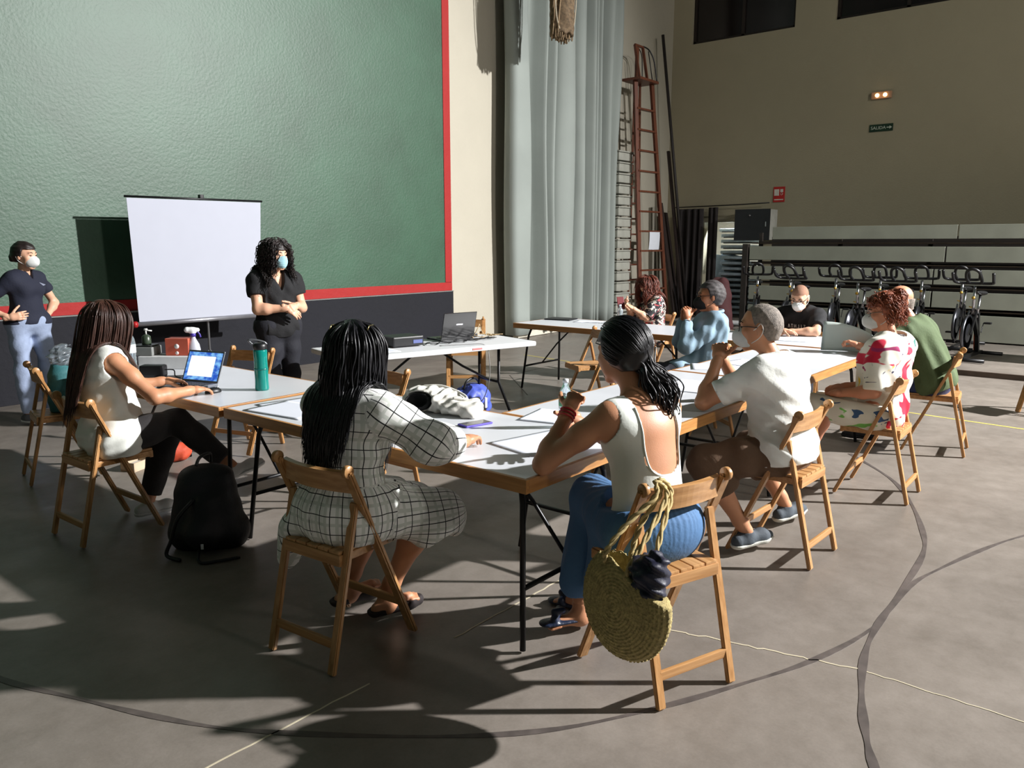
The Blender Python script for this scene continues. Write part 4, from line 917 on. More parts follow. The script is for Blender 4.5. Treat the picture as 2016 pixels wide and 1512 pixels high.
# ---- woman typing on the laptop
def laptop_woman():
    J = dict(pel=(1.905, 4.50, .55), hipL=(1.905, 4.587, .55), hipR=(1.905, 4.413, .55), nk=(1.885, 4.53, 1.045), hd=(1.945, 4.525, 1.185), shL=(1.91, 4.68, .985), shR=(1.905, 4.37, .985), elL=(2.10, 4.66, .79), wrL=(2.285, 4.60, .805),
             elR=(2.03, 4.20, .79), wrR=(2.27, 4.245, .792), knL=(2.24, 4.52, .50), anL=(2.11, 4.55, .10), knR=(2.23, 4.37, .60), anR=(2.42, 4.13, .33))
    f = Fig(J, .97, .97, True, face=8, pitch=-18); t = base('person with long brown hair in a sleeveless white top typing on the laptop', J); J = f.J
    hR = hand(J['wrR'], V3(1, .1, -.05), V3(0, 0, -1), V3(0, 1, 0), curl=(.25, .3, .35, .4), sc=.95); hL = hand(J['wrL'], V3(.9, -.25, -.05), V3(0, 0, -1), V3(0, -1, 0), curl=(.3, .35, .35, .4), sc=.95)
    body(f, s_tan, t, [hR, hL], legs=4); eyes(f, t, m_eye); mask(f, mask_blue, t, 'flat')
    top(f, cloth('white_satin', (236, 238, 230), .42, bump=.05), t, off=.016, sleeve=0, hem=-.10, neckr=.075, armhole=.066, wr=.006, seed=2, h=.006, name='blouse', extra=[Cap(f.tp(.02, 0, .05), f.tp(.35, 0, .06), .12, .10, k=.08), Cap(J['hipL'], J['hipR'], .128, k=.05), Cap(J['pel'], J['pel']+V3(.12, 0, .02), .115, .09, k=.08)])
    trousers(f, cloth('black_denim', (36, 33, 34), .8), t, off=.013, waist=.10, ends=(.88, .86))
    for a, d, p in (('anL', az(-5), 0), ('anR', az(-20), .35)): shoe(t, J[a], d, cloth('white_leather', (216, 216, 214), .5), M('white_sole', (226, 226, 226), .5), pitch=p, sc=.95)
    cap_hair(f, hair_brown, t, t=.014, hairline=.05, low=-.06)
    hair_strands(f, 1100, .60, hair_brown, t, rad=.0034, wave=.0008, wfreq=30, front=.45, low=-.3, seed=3, puff=1.0, drift=(-.25, -.04, 0), gather=1.6, name='long_hair')
laptop_woman()
# ---- woman in the checked dress
def plaid_woman():
    J = dict(pel=(1.93, 2.47, .56), hipL=(1.923, 2.55, .56), hipR=(1.937, 2.39, .56), nk=(2.00, 2.495, 1.03), hd=(2.045, 2.51, 1.185), shL=(1.985, 2.665, .97), shR=(2.025, 2.325, .97), elL=(2.14, 2.74, .80), wrL=(2.34, 2.58, .80),
             elR=(2.155, 2.16, .83), wrR=(2.37, 2.20, .80), knL=(2.24, 2.58, .50), anL=(2.10, 2.68, .11), knR=(2.235, 2.31, .50), anR=(2.14, 2.47, .11))
    f = Fig(J, .97, .98, True, face=32, pitch=-8); t = base('person with long wavy black hair in a white dress with dark checks', J); J = f.J
    hR = hand(J['wrR'], V3(.9, .4, 0), V3(0, 0, -1), V3(0, 1, 0)); hL = hand(J['wrL'], V3(1, -.2, 0), V3(0, 0, -1), V3(0, -1, 0))
    body(f, s_tan, t, [hR, hL, foot(J['anL'], az(-10), pitch=.2), foot(J['anR'], az(-12), pitch=.1)], legs=2, sleeve=3)
    tor = [(f.tp(0), f.tp(1), f.f, .15)]; segs = tor+[(J['shL'], J['elL'], (0, 0, 1), .06), (J['elL'], J['wrL'], (0, 0, 1), .055), (J['shR'], J['elR'], (0, 0, 1), .06), (J['elR'], J['wrR'], (0, 0, 1), .055), (J['hipL'], J['knL'], (0, 0, 1), .13), (J['hipR'], J['knR'], (0, 0, 1), .13)]
    pu = seg_puv(segs, None); pu2 = seg_puv([(V3(1.93, 2.47, .25), V3(1.98, 2.48, 1.03), f.f, .19), (V3(2.10, 2.56, .50), J['knL'], (0, 0, 1), .12), (V3(2.10, 2.37, .50), J['knR'], (0, 0, 1), .12)], None)
    slv = []
    for q in 'LR': slv += [Cap(lerp(J['sh'+q], J['el'+q], .15), lerp(J['sh'+q], J['el'+q], .9), .066, .074, k=.05), Cap(lerp(J['sh'+q], J['el'+q], .9), lerp(J['el'+q], J['wr'+q], .50), .074, .060, k=.06)]
    top(f, m_plaid, t, off=.017, sleeve=1.45, hem=-.02, neckr=.07, wr=.006, seed=5, name='dress_bodice', extra=slv, puv=pu)
    kn = [J['knL'], J['knR']]
    P = [f.torso[0].grow(.03), Cap(f.tp(.0)-f.hfw*.02, f.tp(.22), .15, .118, k=.08), Cap(J['hipL'], kn[0]+V3(.02, .03, 0), .115, .10, k=.10), Cap(J['hipR'], kn[1]+V3(.03, -.03, 0), .115, .10, k=.10), Cap(lerp(J['hipL'], J['hipR'], .5), lerp(kn[0], kn[1], .5)+V3(.02, 0, .0), .10, .10, k=.1),
         Cap(kn[1]+V3(.05, -.05, -.05), kn[1]+V3(.0, -.02, -.12), .08, .07, k=.1), Cap(kn[0]+V3(.05, .05, -.05), kn[0]+V3(-.02, .05, -.14), .08, .07, k=.1),
         Cap(V3(1.80, 2.66, .47), V3(1.82, 2.70, .33), .05, .045, k=.09), Cap(V3(1.86, 2.66, .45), V3(1.96, 2.68, .34), .05, .04, k=.08)]
    def pleat(X): 
        c = X-V3(2.0, 2.45, .5); return .008*np.sin(14*np.arctan2(c[..., 1], c[..., 0])+6*c[..., 2])*np.clip(np.linalg.norm(c[..., :2], axis=-1)*3-.2, 0, 1)
    def cut(X):
        u = (X-f.tp(.24))@f.up; hem = .40-X[..., 2]+.018*np.sin(X[..., 0]*34)+.012*np.sin(X[..., 1]*41); hem = np.where(X[..., 1] > 2.62, hem-.13*np.clip((2.0-X[..., 0])*4, 0, 1), hem)
        under = np.where((X[..., 0] < 2.03) & (X[..., 1] < 2.58), .457-X[..., 2], -1)
        return np.maximum.reduce([u, hem, under])
    sdf_mesh('skirt', P, .008, m_plaid, t, cut=cut, disp=pleat, puv=pu2)
    for a, d in (('anL', az(-10)), ('anR', az(-12))):
        u = V3(0, 0, 1); c = np.array(J[a])-u*.045
        sdf_mesh('flat_shoe', [Cap(c-d*.055-u*.004, c+d*.11-u*.012, .036, .037, k=.03), Cap(c+d*.11-u*.012, c+d*.16-u*.02, .036, .028, k=.03)], .005, cloth('dark_suede', (38, 30, 30), .8), t, cut=lambda X, c=c, d=d: (X-c)@u-.0+.012*np.clip(((X-c)@d)*8, -1, .2)*-1)
    cap_hair(f, hair_black, t, t=.018, hairline=.045, low=-.08)
    hair_strands(f, 1200, .55, hair_black, t, rad=.0036, wave=.0022, wfreq=42, front=.35, low=-.3, seed=11, puff=1.2, drift=(-.16, -.02, 0), gather=.7, name='long_hair')
    glasses(f, M('gold_rim', (200, 180, 120), .25, 1), t, up=.105, fw=-.045, name='sunglasses', dark=M('dark_lens', (14, 14, 16), .1))
plaid_woman()
# ---- woman in the white tank top
def tank_woman():
    J = dict(pel=(2.54, 1.395, .56), hipL=(2.46, 1.425, .56), hipR=(2.62, 1.37, .56), nk=(2.592, 1.50, 1.045), hd=(2.60, 1.585, 1.205), shL=(2.432, 1.54, .985), shR=(2.752, 1.465, .985), elL=(2.325, 1.755, .79), wrL=(2.475, 1.745, .975),
             elR=(2.80, 1.72, .80), wrR=(2.62, 1.83, .90), knL=(2.66, 1.75, .57), anL=(2.60, 1.76, .14), knR=(2.80, 1.70, .50), anR=(2.76, 1.84, .1))
    f = Fig(J, .98, .93, True, face=78, pitch=-8); t = base('person in a low-backed white tank top and blue skirt seen from behind', J); J = f.J
    hL = hand(J['wrL'], V3(.75, .05, .75), V3(.6, .3, -.5), V3(0, 1, .2), curl=(1.2, 1.2, 1.2, 1.2), sc=.95, tcurl=.6)
    hR = hand(J['wrR'], V3(-.85, .05, -.35), V3(.1, -.75, .4), V3(0, .3, 1), curl=(.15, .3, .35, .5), sc=.95)
    body(f, s_tan, t, [hL, hR, foot(J['anL']-V3(0, 0, .04), az(150), .95), foot(J['anR']-V3(0, 0, .02), az(100), .95)], h=.0065, legs=3, torso=False)
    def sc(X, nq, tt, r, ff):
        back = -.30+.0*r; bw = .088*np.clip((tt+.30)/.05, 0, 1)**.5+.02*np.clip(tt+.2, 0, .2)
        b = np.where((ff < .03) & (abs(r) < bw) & (tt > back), .004, -1.)
        fr = np.where((ff >= .0) & (abs(r) < .085) & (tt > -.10), .004, -1.)
        return np.maximum(b, fr)
    top(f, cloth('white_rib', (234, 238, 230), .75, bump=.06), t, off=.007, sleeve=0, hem=.02, neckr=.09, scoop=sc, armhole=.074, wr=.0012, seed=1, name='tank_top', h=.005)
    # piping round the low back
    b = MB(); P = f.torso+f.neckp
    def on(r, tt):
        p = f.tp(1)+f.up*tt+f.r*r-f.f*.16
        for _ in range(60):
            d = sdf_pts(P, p[None])[0]
            if d < .008: break
            p = p+f.f*max(d-.007, .001)
        return p
    pts = [on(-.098, -.04), on(-.096, -.12), on(-.09, -.2), on(-.078, -.265), on(-.045, -.295), on(0, -.30), on(.045, -.295), on(.078, -.265), on(.09, -.2), on(.096, -.12), on(.098, -.04)]
    b.tube(crv(pts, 6), .0042, 6); b.build('piping', MATS['white_rib'], t, True)
    # wide blue skirt trousers
    P = [f.torso[0].grow(.022), Cap(f.tp(.02)-f.hfw*.015, f.tp(.16), .145, .115, k=.06), Cap(J['hipL'], J['knL']+V3(0, 0, .015), .115, .088, k=.08), Cap(J['hipR'], J['knR'], .115, .09, k=.08),
         Cap(J['knL']+V3(-.01, -.0, -.02), J['anL']+V3(-.02, -.01, .10), .075, .088, k=.06), Cap(J['knR']+V3(0, 0, -.02), J['anR']+V3(0, 0, .12), .075, .085, k=.05), Cap(lerp(J['hipL'], J['knL'], .5)+V3(-.02, 0, -.02), V3(2.50, 1.60, .30), .07, .06, k=.08)]
    cut = lambda X: np.maximum(np.where(np.hypot(X[..., 0]-J['pel'][0], X[..., 1]-J['pel'][1]) < .2, (X-f.tp(.17))@f.up, X[..., 2]-.72), .17-X[..., 2]+.01*np.sin(X[..., 0]*40))
    def pleat(X):
        c = X-f.tp(.1); a = np.arctan2(c@f.r, c@f.f); return .0022*np.sin(46*a+3*np.sin(a*5))*np.clip((X[..., 2]-.50)*6, 0, 1)+.006*np.sin(X[..., 0]*60+X[..., 1]*45)*np.clip((.5-X[..., 2])*5, 0, 1)
    sdf_mesh('skirt', P, .007, cloth('blue_chambray', (72, 112, 156), .8, var=.12), t, cut=cut, disp=pleat)
    cap_hair(f, hair_black, t, t=.02, hairline=.05, low=-.06, extra=[Ell(f.hp(0, -.06, -.015), f.hax(), V3(.068, .05, .07), k=.03)], disp=folds(60, .002, seed=4))
    pulled_hair(f, f.hp(.02, -.115, -.05), 900, hair_black, t, rad=.0024, off=.027)
    # side tail, gathered low and falling over the right shoulder blade in loose curls
    r = np.random.RandomState(5); n = 420; st_ = f.hp(.02, -.10, -.06); pa = []
    for i in range(n):
        o = r.randn(3)*V3(.017, .017, .017); ph = r.rand()*6.28; w_ = []
        ctrl = [f.hp(.01, -.05, .0)+o*1.6, st_+o*.7, st_+f.r*.03-f.f*.015-UP*.05+o*1.3, st_+f.r*.055-f.f*.03-UP*.11+o*1.6, st_+f.r*.07-f.f*.03-UP*.17+o*1.3, st_+f.r*.085-f.f*.015-UP*.215+o*.9]
        c = crv(ctrl, 6); c = np.array([[*p] for p in c]); s_ = np.linspace(0, 1, len(c))
        c += (np.stack([np.sin(ph*.3+s_*15), np.cos(ph*.3+s_*14), np.sin(ph*.4+s_*9)], 1)*.013*s_[:, None]); pa.append(c)
    pa = np.array(pa); rr = .0032*np.interp(np.linspace(0, 1, pa.shape[1]), [0, .2, .85, 1], [.8, 1, .9, .3])[None].repeat(n, 0)
    Vv, Qq = tubes_np(pa, rr, 5); wlink('ponytail', np_mesh('pt', Vv, Qq), hair_black, t)
    b = MB(); b.tube([st_+f.hhr*.028*math.cos(a)+UP*.026*math.sin(a)+f.hf*.006*math.sin(a*3) for a in [k*PI/8 for k in range(16)]], .008, 6, closed=True); b.build('hair_tie', cloth('teal_tie', (70, 130, 136), .6), t, True)
    d = nv(V3(.75, .05, .75)); u = nv(np.cross(d, UP)); v = np.cross(d, u)
    for k, c in enumerate(((190, 30, 40), (170, 24, 40), (200, 60, 60))):
        b = MB(); b.tube([J['wrL']-d*(.005+.014*k)+(u*math.cos(a)+v*math.sin(a))*.0315 for a in [q*PI/10 for q in range(20)]], .0035, 6, closed=True); b.build('bracelet', cloth('red_cord_%d' % k, c, .6), t, True)
    for a, dd in (('anL', az(150)), ('anR', az(100))):
        c = np.array(J[a])-V3(0, 0, .085)
        sdf_mesh('sandal', [Cap(c-dd*.06, c+dd*.15, .036, .038, k=.03, flat=(UP, .3)), Cap(c+dd*.10+V3(-.03, 0, .02), c+dd*.10+V3(.03, .02, .035), .017, k=.02), Cap(c+dd*.08+V3(0, 0, .045), c+dd*.12+V3(0, 0, .045), .015, k=.01)], .005, cloth('dark_blue_leather', (24, 36, 60), .4), t)
tank_woman()
# ---- man in the white t-shirt
def white_man():
    J = dict(pel=(4.02, 1.455, .56), hipL=(3.935, 1.46, .56), hipR=(4.105, 1.45, .56), nk=(4.055, 1.53, 1.03), hd=(4.03, 1.62, 1.185), shL=(3.89, 1.565, .955), shR=(4.24, 1.51, .955), elL=(3.775, 1.80, .80), wrL=(3.93, 1.80, 1.01),
             elR=(4.20, 1.78, .80), wrR=(4.045, 1.83, 1.0), knL=(3.70, 1.74, .50), anL=(3.85, 1.56, .125), knR=(4.27, 1.73, .47), anR=(4.41, 1.56, .12))
    f = Fig(J, 1.03, 1.08, False, face=108, pitch=-2); t = base('person with cropped grey hair and glasses in a white t-shirt, hands clasped', J); J = f.J
    hL = hand(J['wrL'], V3(.45, .15, .85), V3(.8, .1, -.45), V3(-.2, -.8, .2), curl=(1.1, 1.15, 1.15, 1.2), tcurl=.6); hR = hand(J['wrR'], V3(-.4, .0, .9), V3(-.8, -.1, -.35), V3(0, -.8, .2), curl=(1.0, 1.1, 1.1, 1.15), tcurl=.6)
    body(f, s_tan, t, [hL, hR], h=.007, legs=2, sleeve=1); eyes(f, t, m_eye); mask(f, mask_white, t, 'cone')
    top(f, cloth('white_cotton', (236, 238, 232), .85, bump=.1), t, off=.018, sleeve=.72, hem=-.075, neckr=.062, wr=.006, seed=8, name='t_shirt', armoff=.02, extra=[Cap(f.tp(.0), f.tp(.4), .130, .128, k=.08), Cap(J['hipL'], J['hipR'], .135, k=.05)])
    trousers(f, cloth('brown_shorts_cloth', (98, 74, 54), .85, var=.1), t, off=.026, waist=.08, ends=(.42, .42), flare=.012, name='shorts', wr=.005)
    for a, d in (('anL', az(-20)), ('anR', az(-15))): shoe(t, J[a], d, cloth('grey_knit', (66, 74, 82), .8), M('pale_sole', (196, 196, 186), .6), sc=1.05, pitch=.02)
    cap_hair(f, hair_grey, t, t=.0025, hairline=.085, low=-.055, disp=folds(200, .0008, seed=1), name='cropped_hair')
    glasses(f, m_black, t)
white_man()
# ---- woman in the flowery blouse
def floral_woman():
    J = dict(pel=(5.41, 1.345, .55), hipL=(5.33, 1.345, .55), hipR=(5.49, 1.345, .55), nk=(5.455, 1.31, 1.03), hd=(5.45, 1.375, 1.185), shL=(5.30, 1.335, .965), shR=(5.61, 1.285, .965), elL=(5.215, 1.33, .70), wrL=(5.235, 1.565, .665),
             elR=(5.60, 1.36, .70), wrR=(5.42, 1.585, .675), knL=(5.25, 1.69, .55), anL=(5.22, 1.80, .11), knR=(5.46, 1.68, .55), anR=(5.50, 1.82, .11))
    f = Fig(J, .97, 1.04, True, face=116, pitch=-8); t = base('person with red hair in a bun and a flowery white blouse, hands in lap', J); J = f.J
    hL = hand(J['wrL'], V3(.6, .55, -.2), V3(.1, -.1, -1), V3(.5, -.4, 0), curl=(.5, .6, .6, .6)); hR = hand(J['wrR'], V3(-.6, .45, .0), V3(0, 0, -1), V3(-.3, -.5, 0), curl=(.5, .6, .6, .6))
    body(f, s_red, t, [hL, hR], legs=2, sleeve=1); eyes(f, t, m_eye); mask(f, mask_white, t, 'cone', drop=.0); glasses(f, M('thin_rim', (120, 110, 100), .3, .8), t)
    top(f, m_flower, t, off=.024, sleeve=.98, hem=-.10, neckr=.085, wr=.006, seed=12, name='blouse', armoff=.03, extra=[Cap(f.tp(.0), f.tp(.4), .15, .14, k=.08)])
    trousers(f, m_print, t, off=.03, waist=.05, ends=(.04, .04), flare=.01, name='shorts', wr=.005)
    for a in ('anL', 'anR'): shoe(t, J[a], az(95), cloth('dark_canvas', (40, 40, 50), .8), M('dark_sole', (30, 30, 30), .7), sc=.95)
    cap_hair(f, hair_red, t, t=.02, hairline=.045, low=-.05, disp=folds(80, .004, seed=3), extra=[Ell(f.hp(0, -.10, .085), f.hax(), V3(.05, .045, .045), k=.02)])
    hair_strands(f, 260, .10, hair_red, t, rad=.0032, wave=.009, wfreq=170, front=.2, low=-.5, seed=4, puff=1.6, collide=False, name='curls', fall=(.1, -.2, -.7), m=14)
    r = np.random.RandomState(8); pa = []
    for i in range(140):
        c = f.hp(0, -.10, .09); a0 = r.rand()*6.28; v = nv(r.randn(3)); w_ = nv(np.cross(v, r.randn(3))); R = .035+.02*r.rand(); s_ = np.linspace(0, 3.2, 16)
        pa.append(c+R*(np.cos(a0+s_)[:, None]*v+np.sin(a0+s_)[:, None]*w_)+.006*np.sin(s_*9+a0)[:, None]*np.cross(v, w_))
    pa = np.array(pa); Vv, Qq = tubes_np(pa, np.full(pa.shape[:2], .0035), 5); wlink('hair_bun', np_mesh('bun', Vv, Qq), hair_red, t)
    b = MB(); b.tube([J['nk']+f.up*.018+(f.r*math.cos(a)*.068+f.f*math.sin(a)*.066) for a in [q*PI/10 for q in range(20)]], .006, 6, closed=True); b.build('necklace', M('dark_beads', (40, 30, 34), .4), t, True)
floral_woman()
# ---- man in the green t-shirt
def green_man():
    J = dict(pel=(6.90, 1.33, .56), hipL=(6.81, 1.32, .56), hipR=(6.99, 1.34, .56), nk=(6.86, 1.51, 1.02), hd=(6.83, 1.61, 1.165), shL=(6.69, 1.52, .95), shR=(7.03, 1.51, .95), elL=(6.50, 1.62, .79), wrL=(6.56, 1.82, .82),
             elR=(7.08, 1.70, .80), wrR=(6.90, 1.86, .79), knL=(6.78, 1.68, .50), anL=(6.76, 1.76, .11), knR=(7.0, 1.68, .50), anR=(7.02, 1.78, .11))
    f = Fig(J, 1.06, 1.16, False, face=135, pitch=-14); t = base('bald person in an olive green t-shirt at the far end of the near row', J); J = f.J
    hL = hand(J['wrL'], V3(-.1, .8, .35), V3(-.2, -.1, -1), V3(1, 0, .2), curl=(.7, .8, .8, .8)); hR = hand(J['wrR'], V3(-.8, .2, 0), V3(0, 0, -1), V3(0, .5, 0))
    body(f, s_red, t, [hL, hR], legs=4, sleeve=1); eyes(f, t, m_eye); mask(f, mask_white, t, 'cone')
    top(f, cloth('olive_cotton', (78, 94, 60), .85), t, off=.02, sleeve=.7, hem=-.08, neckr=.066, wr=.008, seed=14, name='t_shirt', armoff=.026, extra=[Cap(f.tp(.0), f.tp(.4), .145, .145, k=.08)])
    trousers(f, cloth('blue_denim', (44, 56, 98), .85, var=.12), t, off=.018, waist=.08, ends=(.9, .9))
    for a in ('anL', 'anR'): shoe(t, J[a], az(100), cloth('black_canvas', (28, 28, 32), .8), MATS['dark_sole'])
    cap_hair(f, hair_grey, t, t=.003, hairline=.0, low=-.07, disp=folds(200, .0008), name='cropped_hair', topcut=.03)
green_man()
# ---- woman standing in a navy polo
def navy_woman():
    J = dict(pel=(2.70, 7.86, .93), hipL=(2.79, 7.85, .93), hipR=(2.61, 7.85, .93), nk=(2.71, 7.87, 1.375), hd=(2.72, 7.82, 1.515), shL=(2.845, 7.93, 1.31), shR=(2.575, 7.80, 1.31), elL=(2.985, 7.98, 1.08), wrL=(2.85, 7.84, .96),
             elR=(2.36, 7.93, 1.09), wrR=(2.52, 7.75, .985), knL=(2.82, 7.85, .50), anL=(2.84, 7.90, .10), knR=(2.61, 7.82, .50), anR=(2.62, 7.83, .10))
    f = Fig(J, .97, .84, True, face=-58, pitch=-3, arm=.9, leg=.86); t = thing('person', 'person standing in a navy polo and pale jeans with hands on hips', 'person', (2.70, 7.86, 0)); J = f.J
    hL = hand(J['wrL'], V3(-.5, -.6, -.3), V3(-.6, .5, 0), V3(0, .3, 1), curl=(.5, .5, .5, .5), h=.005); hR = hand(J['wrR'], V3(.75, -.45, .12), V3(.4, .8, 0), V3(0, 0, 1), curl=(.35, .35, .35, .35), h=.005)
    body(f, s_fair, t, [hL, hR], legs=4, sleeve=1); eyes(f, t, m_eye); mask(f, mask_white, t, 'cone')
    top(f, cloth('navy_pique', (24, 28, 46), .85), t, off=.013, sleeve=.52, hem=-.02, neckr=.058, vneck=.07, wr=.003, seed=20, name='polo_shirt')
    lg = MB(); p = f.tp(.74, -.075, .118); lg.add([p+f.r*a+f.up*c+f.f*e for e in (.0, .006) for a, c in ((-.035, .0), (-.01, .008), (.035, .022), (.01, .0), (-.01, -.01))], [(0, 1, 2, 3, 4), (9, 8, 7, 6, 5)]+[(i, (i+1) % 5, 5+(i+1) % 5, 5+i) for i in range(5)]); lg.build('chest_emblem', M('emblem_grey', (130, 136, 156), .6), t, True)
    trousers(f, cloth('pale_denim', (150, 164, 192), .85, var=.14, vscale=8), t, off=.013, waist=.08, ends=(.97, .97), wr=.004)
    for a, d in (('anL', az(-60)), ('anR', az(-70))): shoe(t, J[a], d, cloth('grey_canvas', (92, 94, 100), .7), M('white_sole', (226, 226, 226)), h=.007)
    cap_hair(f, hair_dark, t, t=.014, hairline=.06, low=-.05, extra=[Ell(f.hp(0, -.115, -.02), f.hax(), V3(.035, .035, .055), k=.015)])
navy_woman()
# ---- woman standing in black
def black_woman():
    J = dict(pel=(3.99, 5.92, .92), hipL=(4.085, 5.90, .92), hipR=(3.895, 5.92, .92), nk=(3.985, 5.94, 1.385), hd=(3.975, 5.875, 1.52), shL=(4.155, 5.90, 1.315), shR=(3.815, 5.95, 1.315), elL=(4.20, 5.85, 1.065), wrL=(4.045, 5.71, 1.10),
             elR=(3.765, 5.86, 1.075), wrR=(3.94, 5.70, 1.085), knL=(4.08, 5.88, .49), anL=(4.08, 5.91, .10), knR=(3.90, 5.90, .49), anR=(3.90, 5.92, .10))
    f = Fig(J, 1.0, .97, True, face=-80, pitch=-3, arm=1.1, leg=.95); t = thing('person', 'person standing in black v-neck clothes with curly dark hair and blue mask', 'person', (3.99, 5.92, 0)); J = f.J
    hL = hand(J['wrL'], V3(-.75, -.35, -.15), V3(.1, .8, -.3), V3(0, .2, 1), curl=(.7, .7, .7, .7), h=.005); hR = hand(J['wrR'], V3(.75, -.3, -.5), V3(-.1, .8, -.3), V3(0, .2, 1), curl=(.25, .25, .25, .3), h=.005)
    body(f, s_fair, t, [hL, hR], legs=4, sleeve=1); eyes(f, t, m_eye); mask(f, mask_blue, t, 'flat')
    top(f, cloth('black_jersey', (17, 17, 20), .85), t, off=.015, sleeve=.55, hem=-.10, neckr=.06, vneck=.17, wr=.004, seed=22, name='v_neck_top', armoff=.02, extra=[Cap(f.tp(0), f.tp(.4), .128, .125, k=.06)])
    trousers(f, cloth('black_trousers_cloth', (24, 25, 34), .85), t, off=.018, waist=.06, ends=(.97, .97))
    for a, d in (('anL', az(-70)), ('anR', az(-95))): shoe(t, J[a], d, cloth('black_canvas', (28, 28, 32)), M('dark_sole', (30, 30, 30), .7), h=.007)
    cap_hair(f, hair_dark, t, t=.02, hairline=.05, low=-.08)
    hair_strands(f, 800, .34, hair_dark, t, rad=.0036, wave=.009, wfreq=110, front=.34, low=-.35, seed=24, puff=2.2, name='curly_hair')
    b = MB(); b.tube([f.tp(1, r_, .055-abs(r_)*.35)+f.up*z_ for r_, z_ in ((-.06, .0), (-.04, -.035), (-.02, -.065), (0, -.078), (.02, -.065), (.04, -.035), (.06, .0))], .002, 6); b.tube([f.tp(1, 0, .062)-f.up*.078, f.tp(1, 0, .066)-f.up*.092], .005, 6); b.build('necklace', M('gold_chain', (170, 120, 60), .3, 1), t, True)
black_woman()
# ---- man in the light blue shirt
def blue_man():
    J = dict(pel=(6.17, 2.96, .56), hipL=(6.11, 2.89, .56), hipR=(6.23, 3.03, .56), nk=(6.20, 2.885, 1.035), hd=(6.17, 2.92, 1.185), shL=(6.07, 2.79, .965), shR=(6.33, 3.02, .965), elL=(5.86, 2.97, .78), wrL=(5.97, 3.02, 1.0),
             elR=(6.12, 3.16, .80), wrR=(6.02, 3.08, 1.0), knL=(5.80, 3.17, .56), anL=(5.72, 3.28, .15), knR=(5.92, 3.32, .52), anR=(5.92, 3.38, .12))
    f = Fig(J, 1.04, 1.06, False, face=130, pitch=-2); t = base('person in a light blue shirt and black mask seated inside the ring of tables', J); J = f.J
    hL = hand(J['wrL'], V3(.1, .1, 1), V3(.3, .5, -.3), V3(.5, -.5, 0), curl=(.9, .9, .9, 1), tcurl=.5, h=.0045); hR = hand(J['wrR'], V3(-.2, -.2, 1), V3(-.3, -.5, 0), V3(.3, -.3, 0), curl=(.8, .9, .9, 1), tcurl=.5, h=.0045)
    body(f, s_dark, t, [hL, hR], legs=4, sleeve=4); eyes(f, t, m_eye); mask(f, mask_black, t, 'cone'); glasses(f, m_black, t)
    top(f, cloth('light_blue_shirt_cloth', (134, 160, 178), .8, bump=.08), t, off=.018, sleeve=1.8, hem=-.10, neckr=.06, wr=.007, seed=30, name='shirt', armoff=.018, extra=[Cap(f.tp(.0), f.tp(.4), .14, .135, k=.08), Cap(J['pel'], lerp(J['hipL'], J['knL'], .6)+V3(0, 0, .03), .12, .09, k=.08)])
    b = MB(); b.tube([J['nk']+f.up*.03+(f.r*math.cos(a)*.06+f.f*math.sin(a)*.06)-f.up*.012*math.sin(a) for a in [q*PI/12 for q in range(24)]], .013, 6, closed=True); b.build('collar', MATS['light_blue_shirt_cloth'], t, True)
    trousers(f, cloth('black_trousers_cloth', (24, 25, 34)), t, off=.016, waist=.06, ends=(.93, .93))
    for a in ('anL', 'anR'): shoe(t, J[a], az(130), cloth('black_canvas', (28, 28, 32)), MATS['dark_sole'])
    cap_hair(f, hair_salt, t, t=.012, hairline=.07, low=-.06, name='short_hair')
    d = nv(J['wrL']-J['elL']); u = nv(np.cross(d, UP+V3(.1, 0, 0))); v = np.cross(d, u); b = MB(); b.tube([J['wrL']-d*.025+(u*math.cos(a)+v*math.sin(a))*.034 for a in [q*PI/10 for q in range(20)]], .007, 6, closed=True); b.build('watch', m_bgloss, t, True)
blue_man()
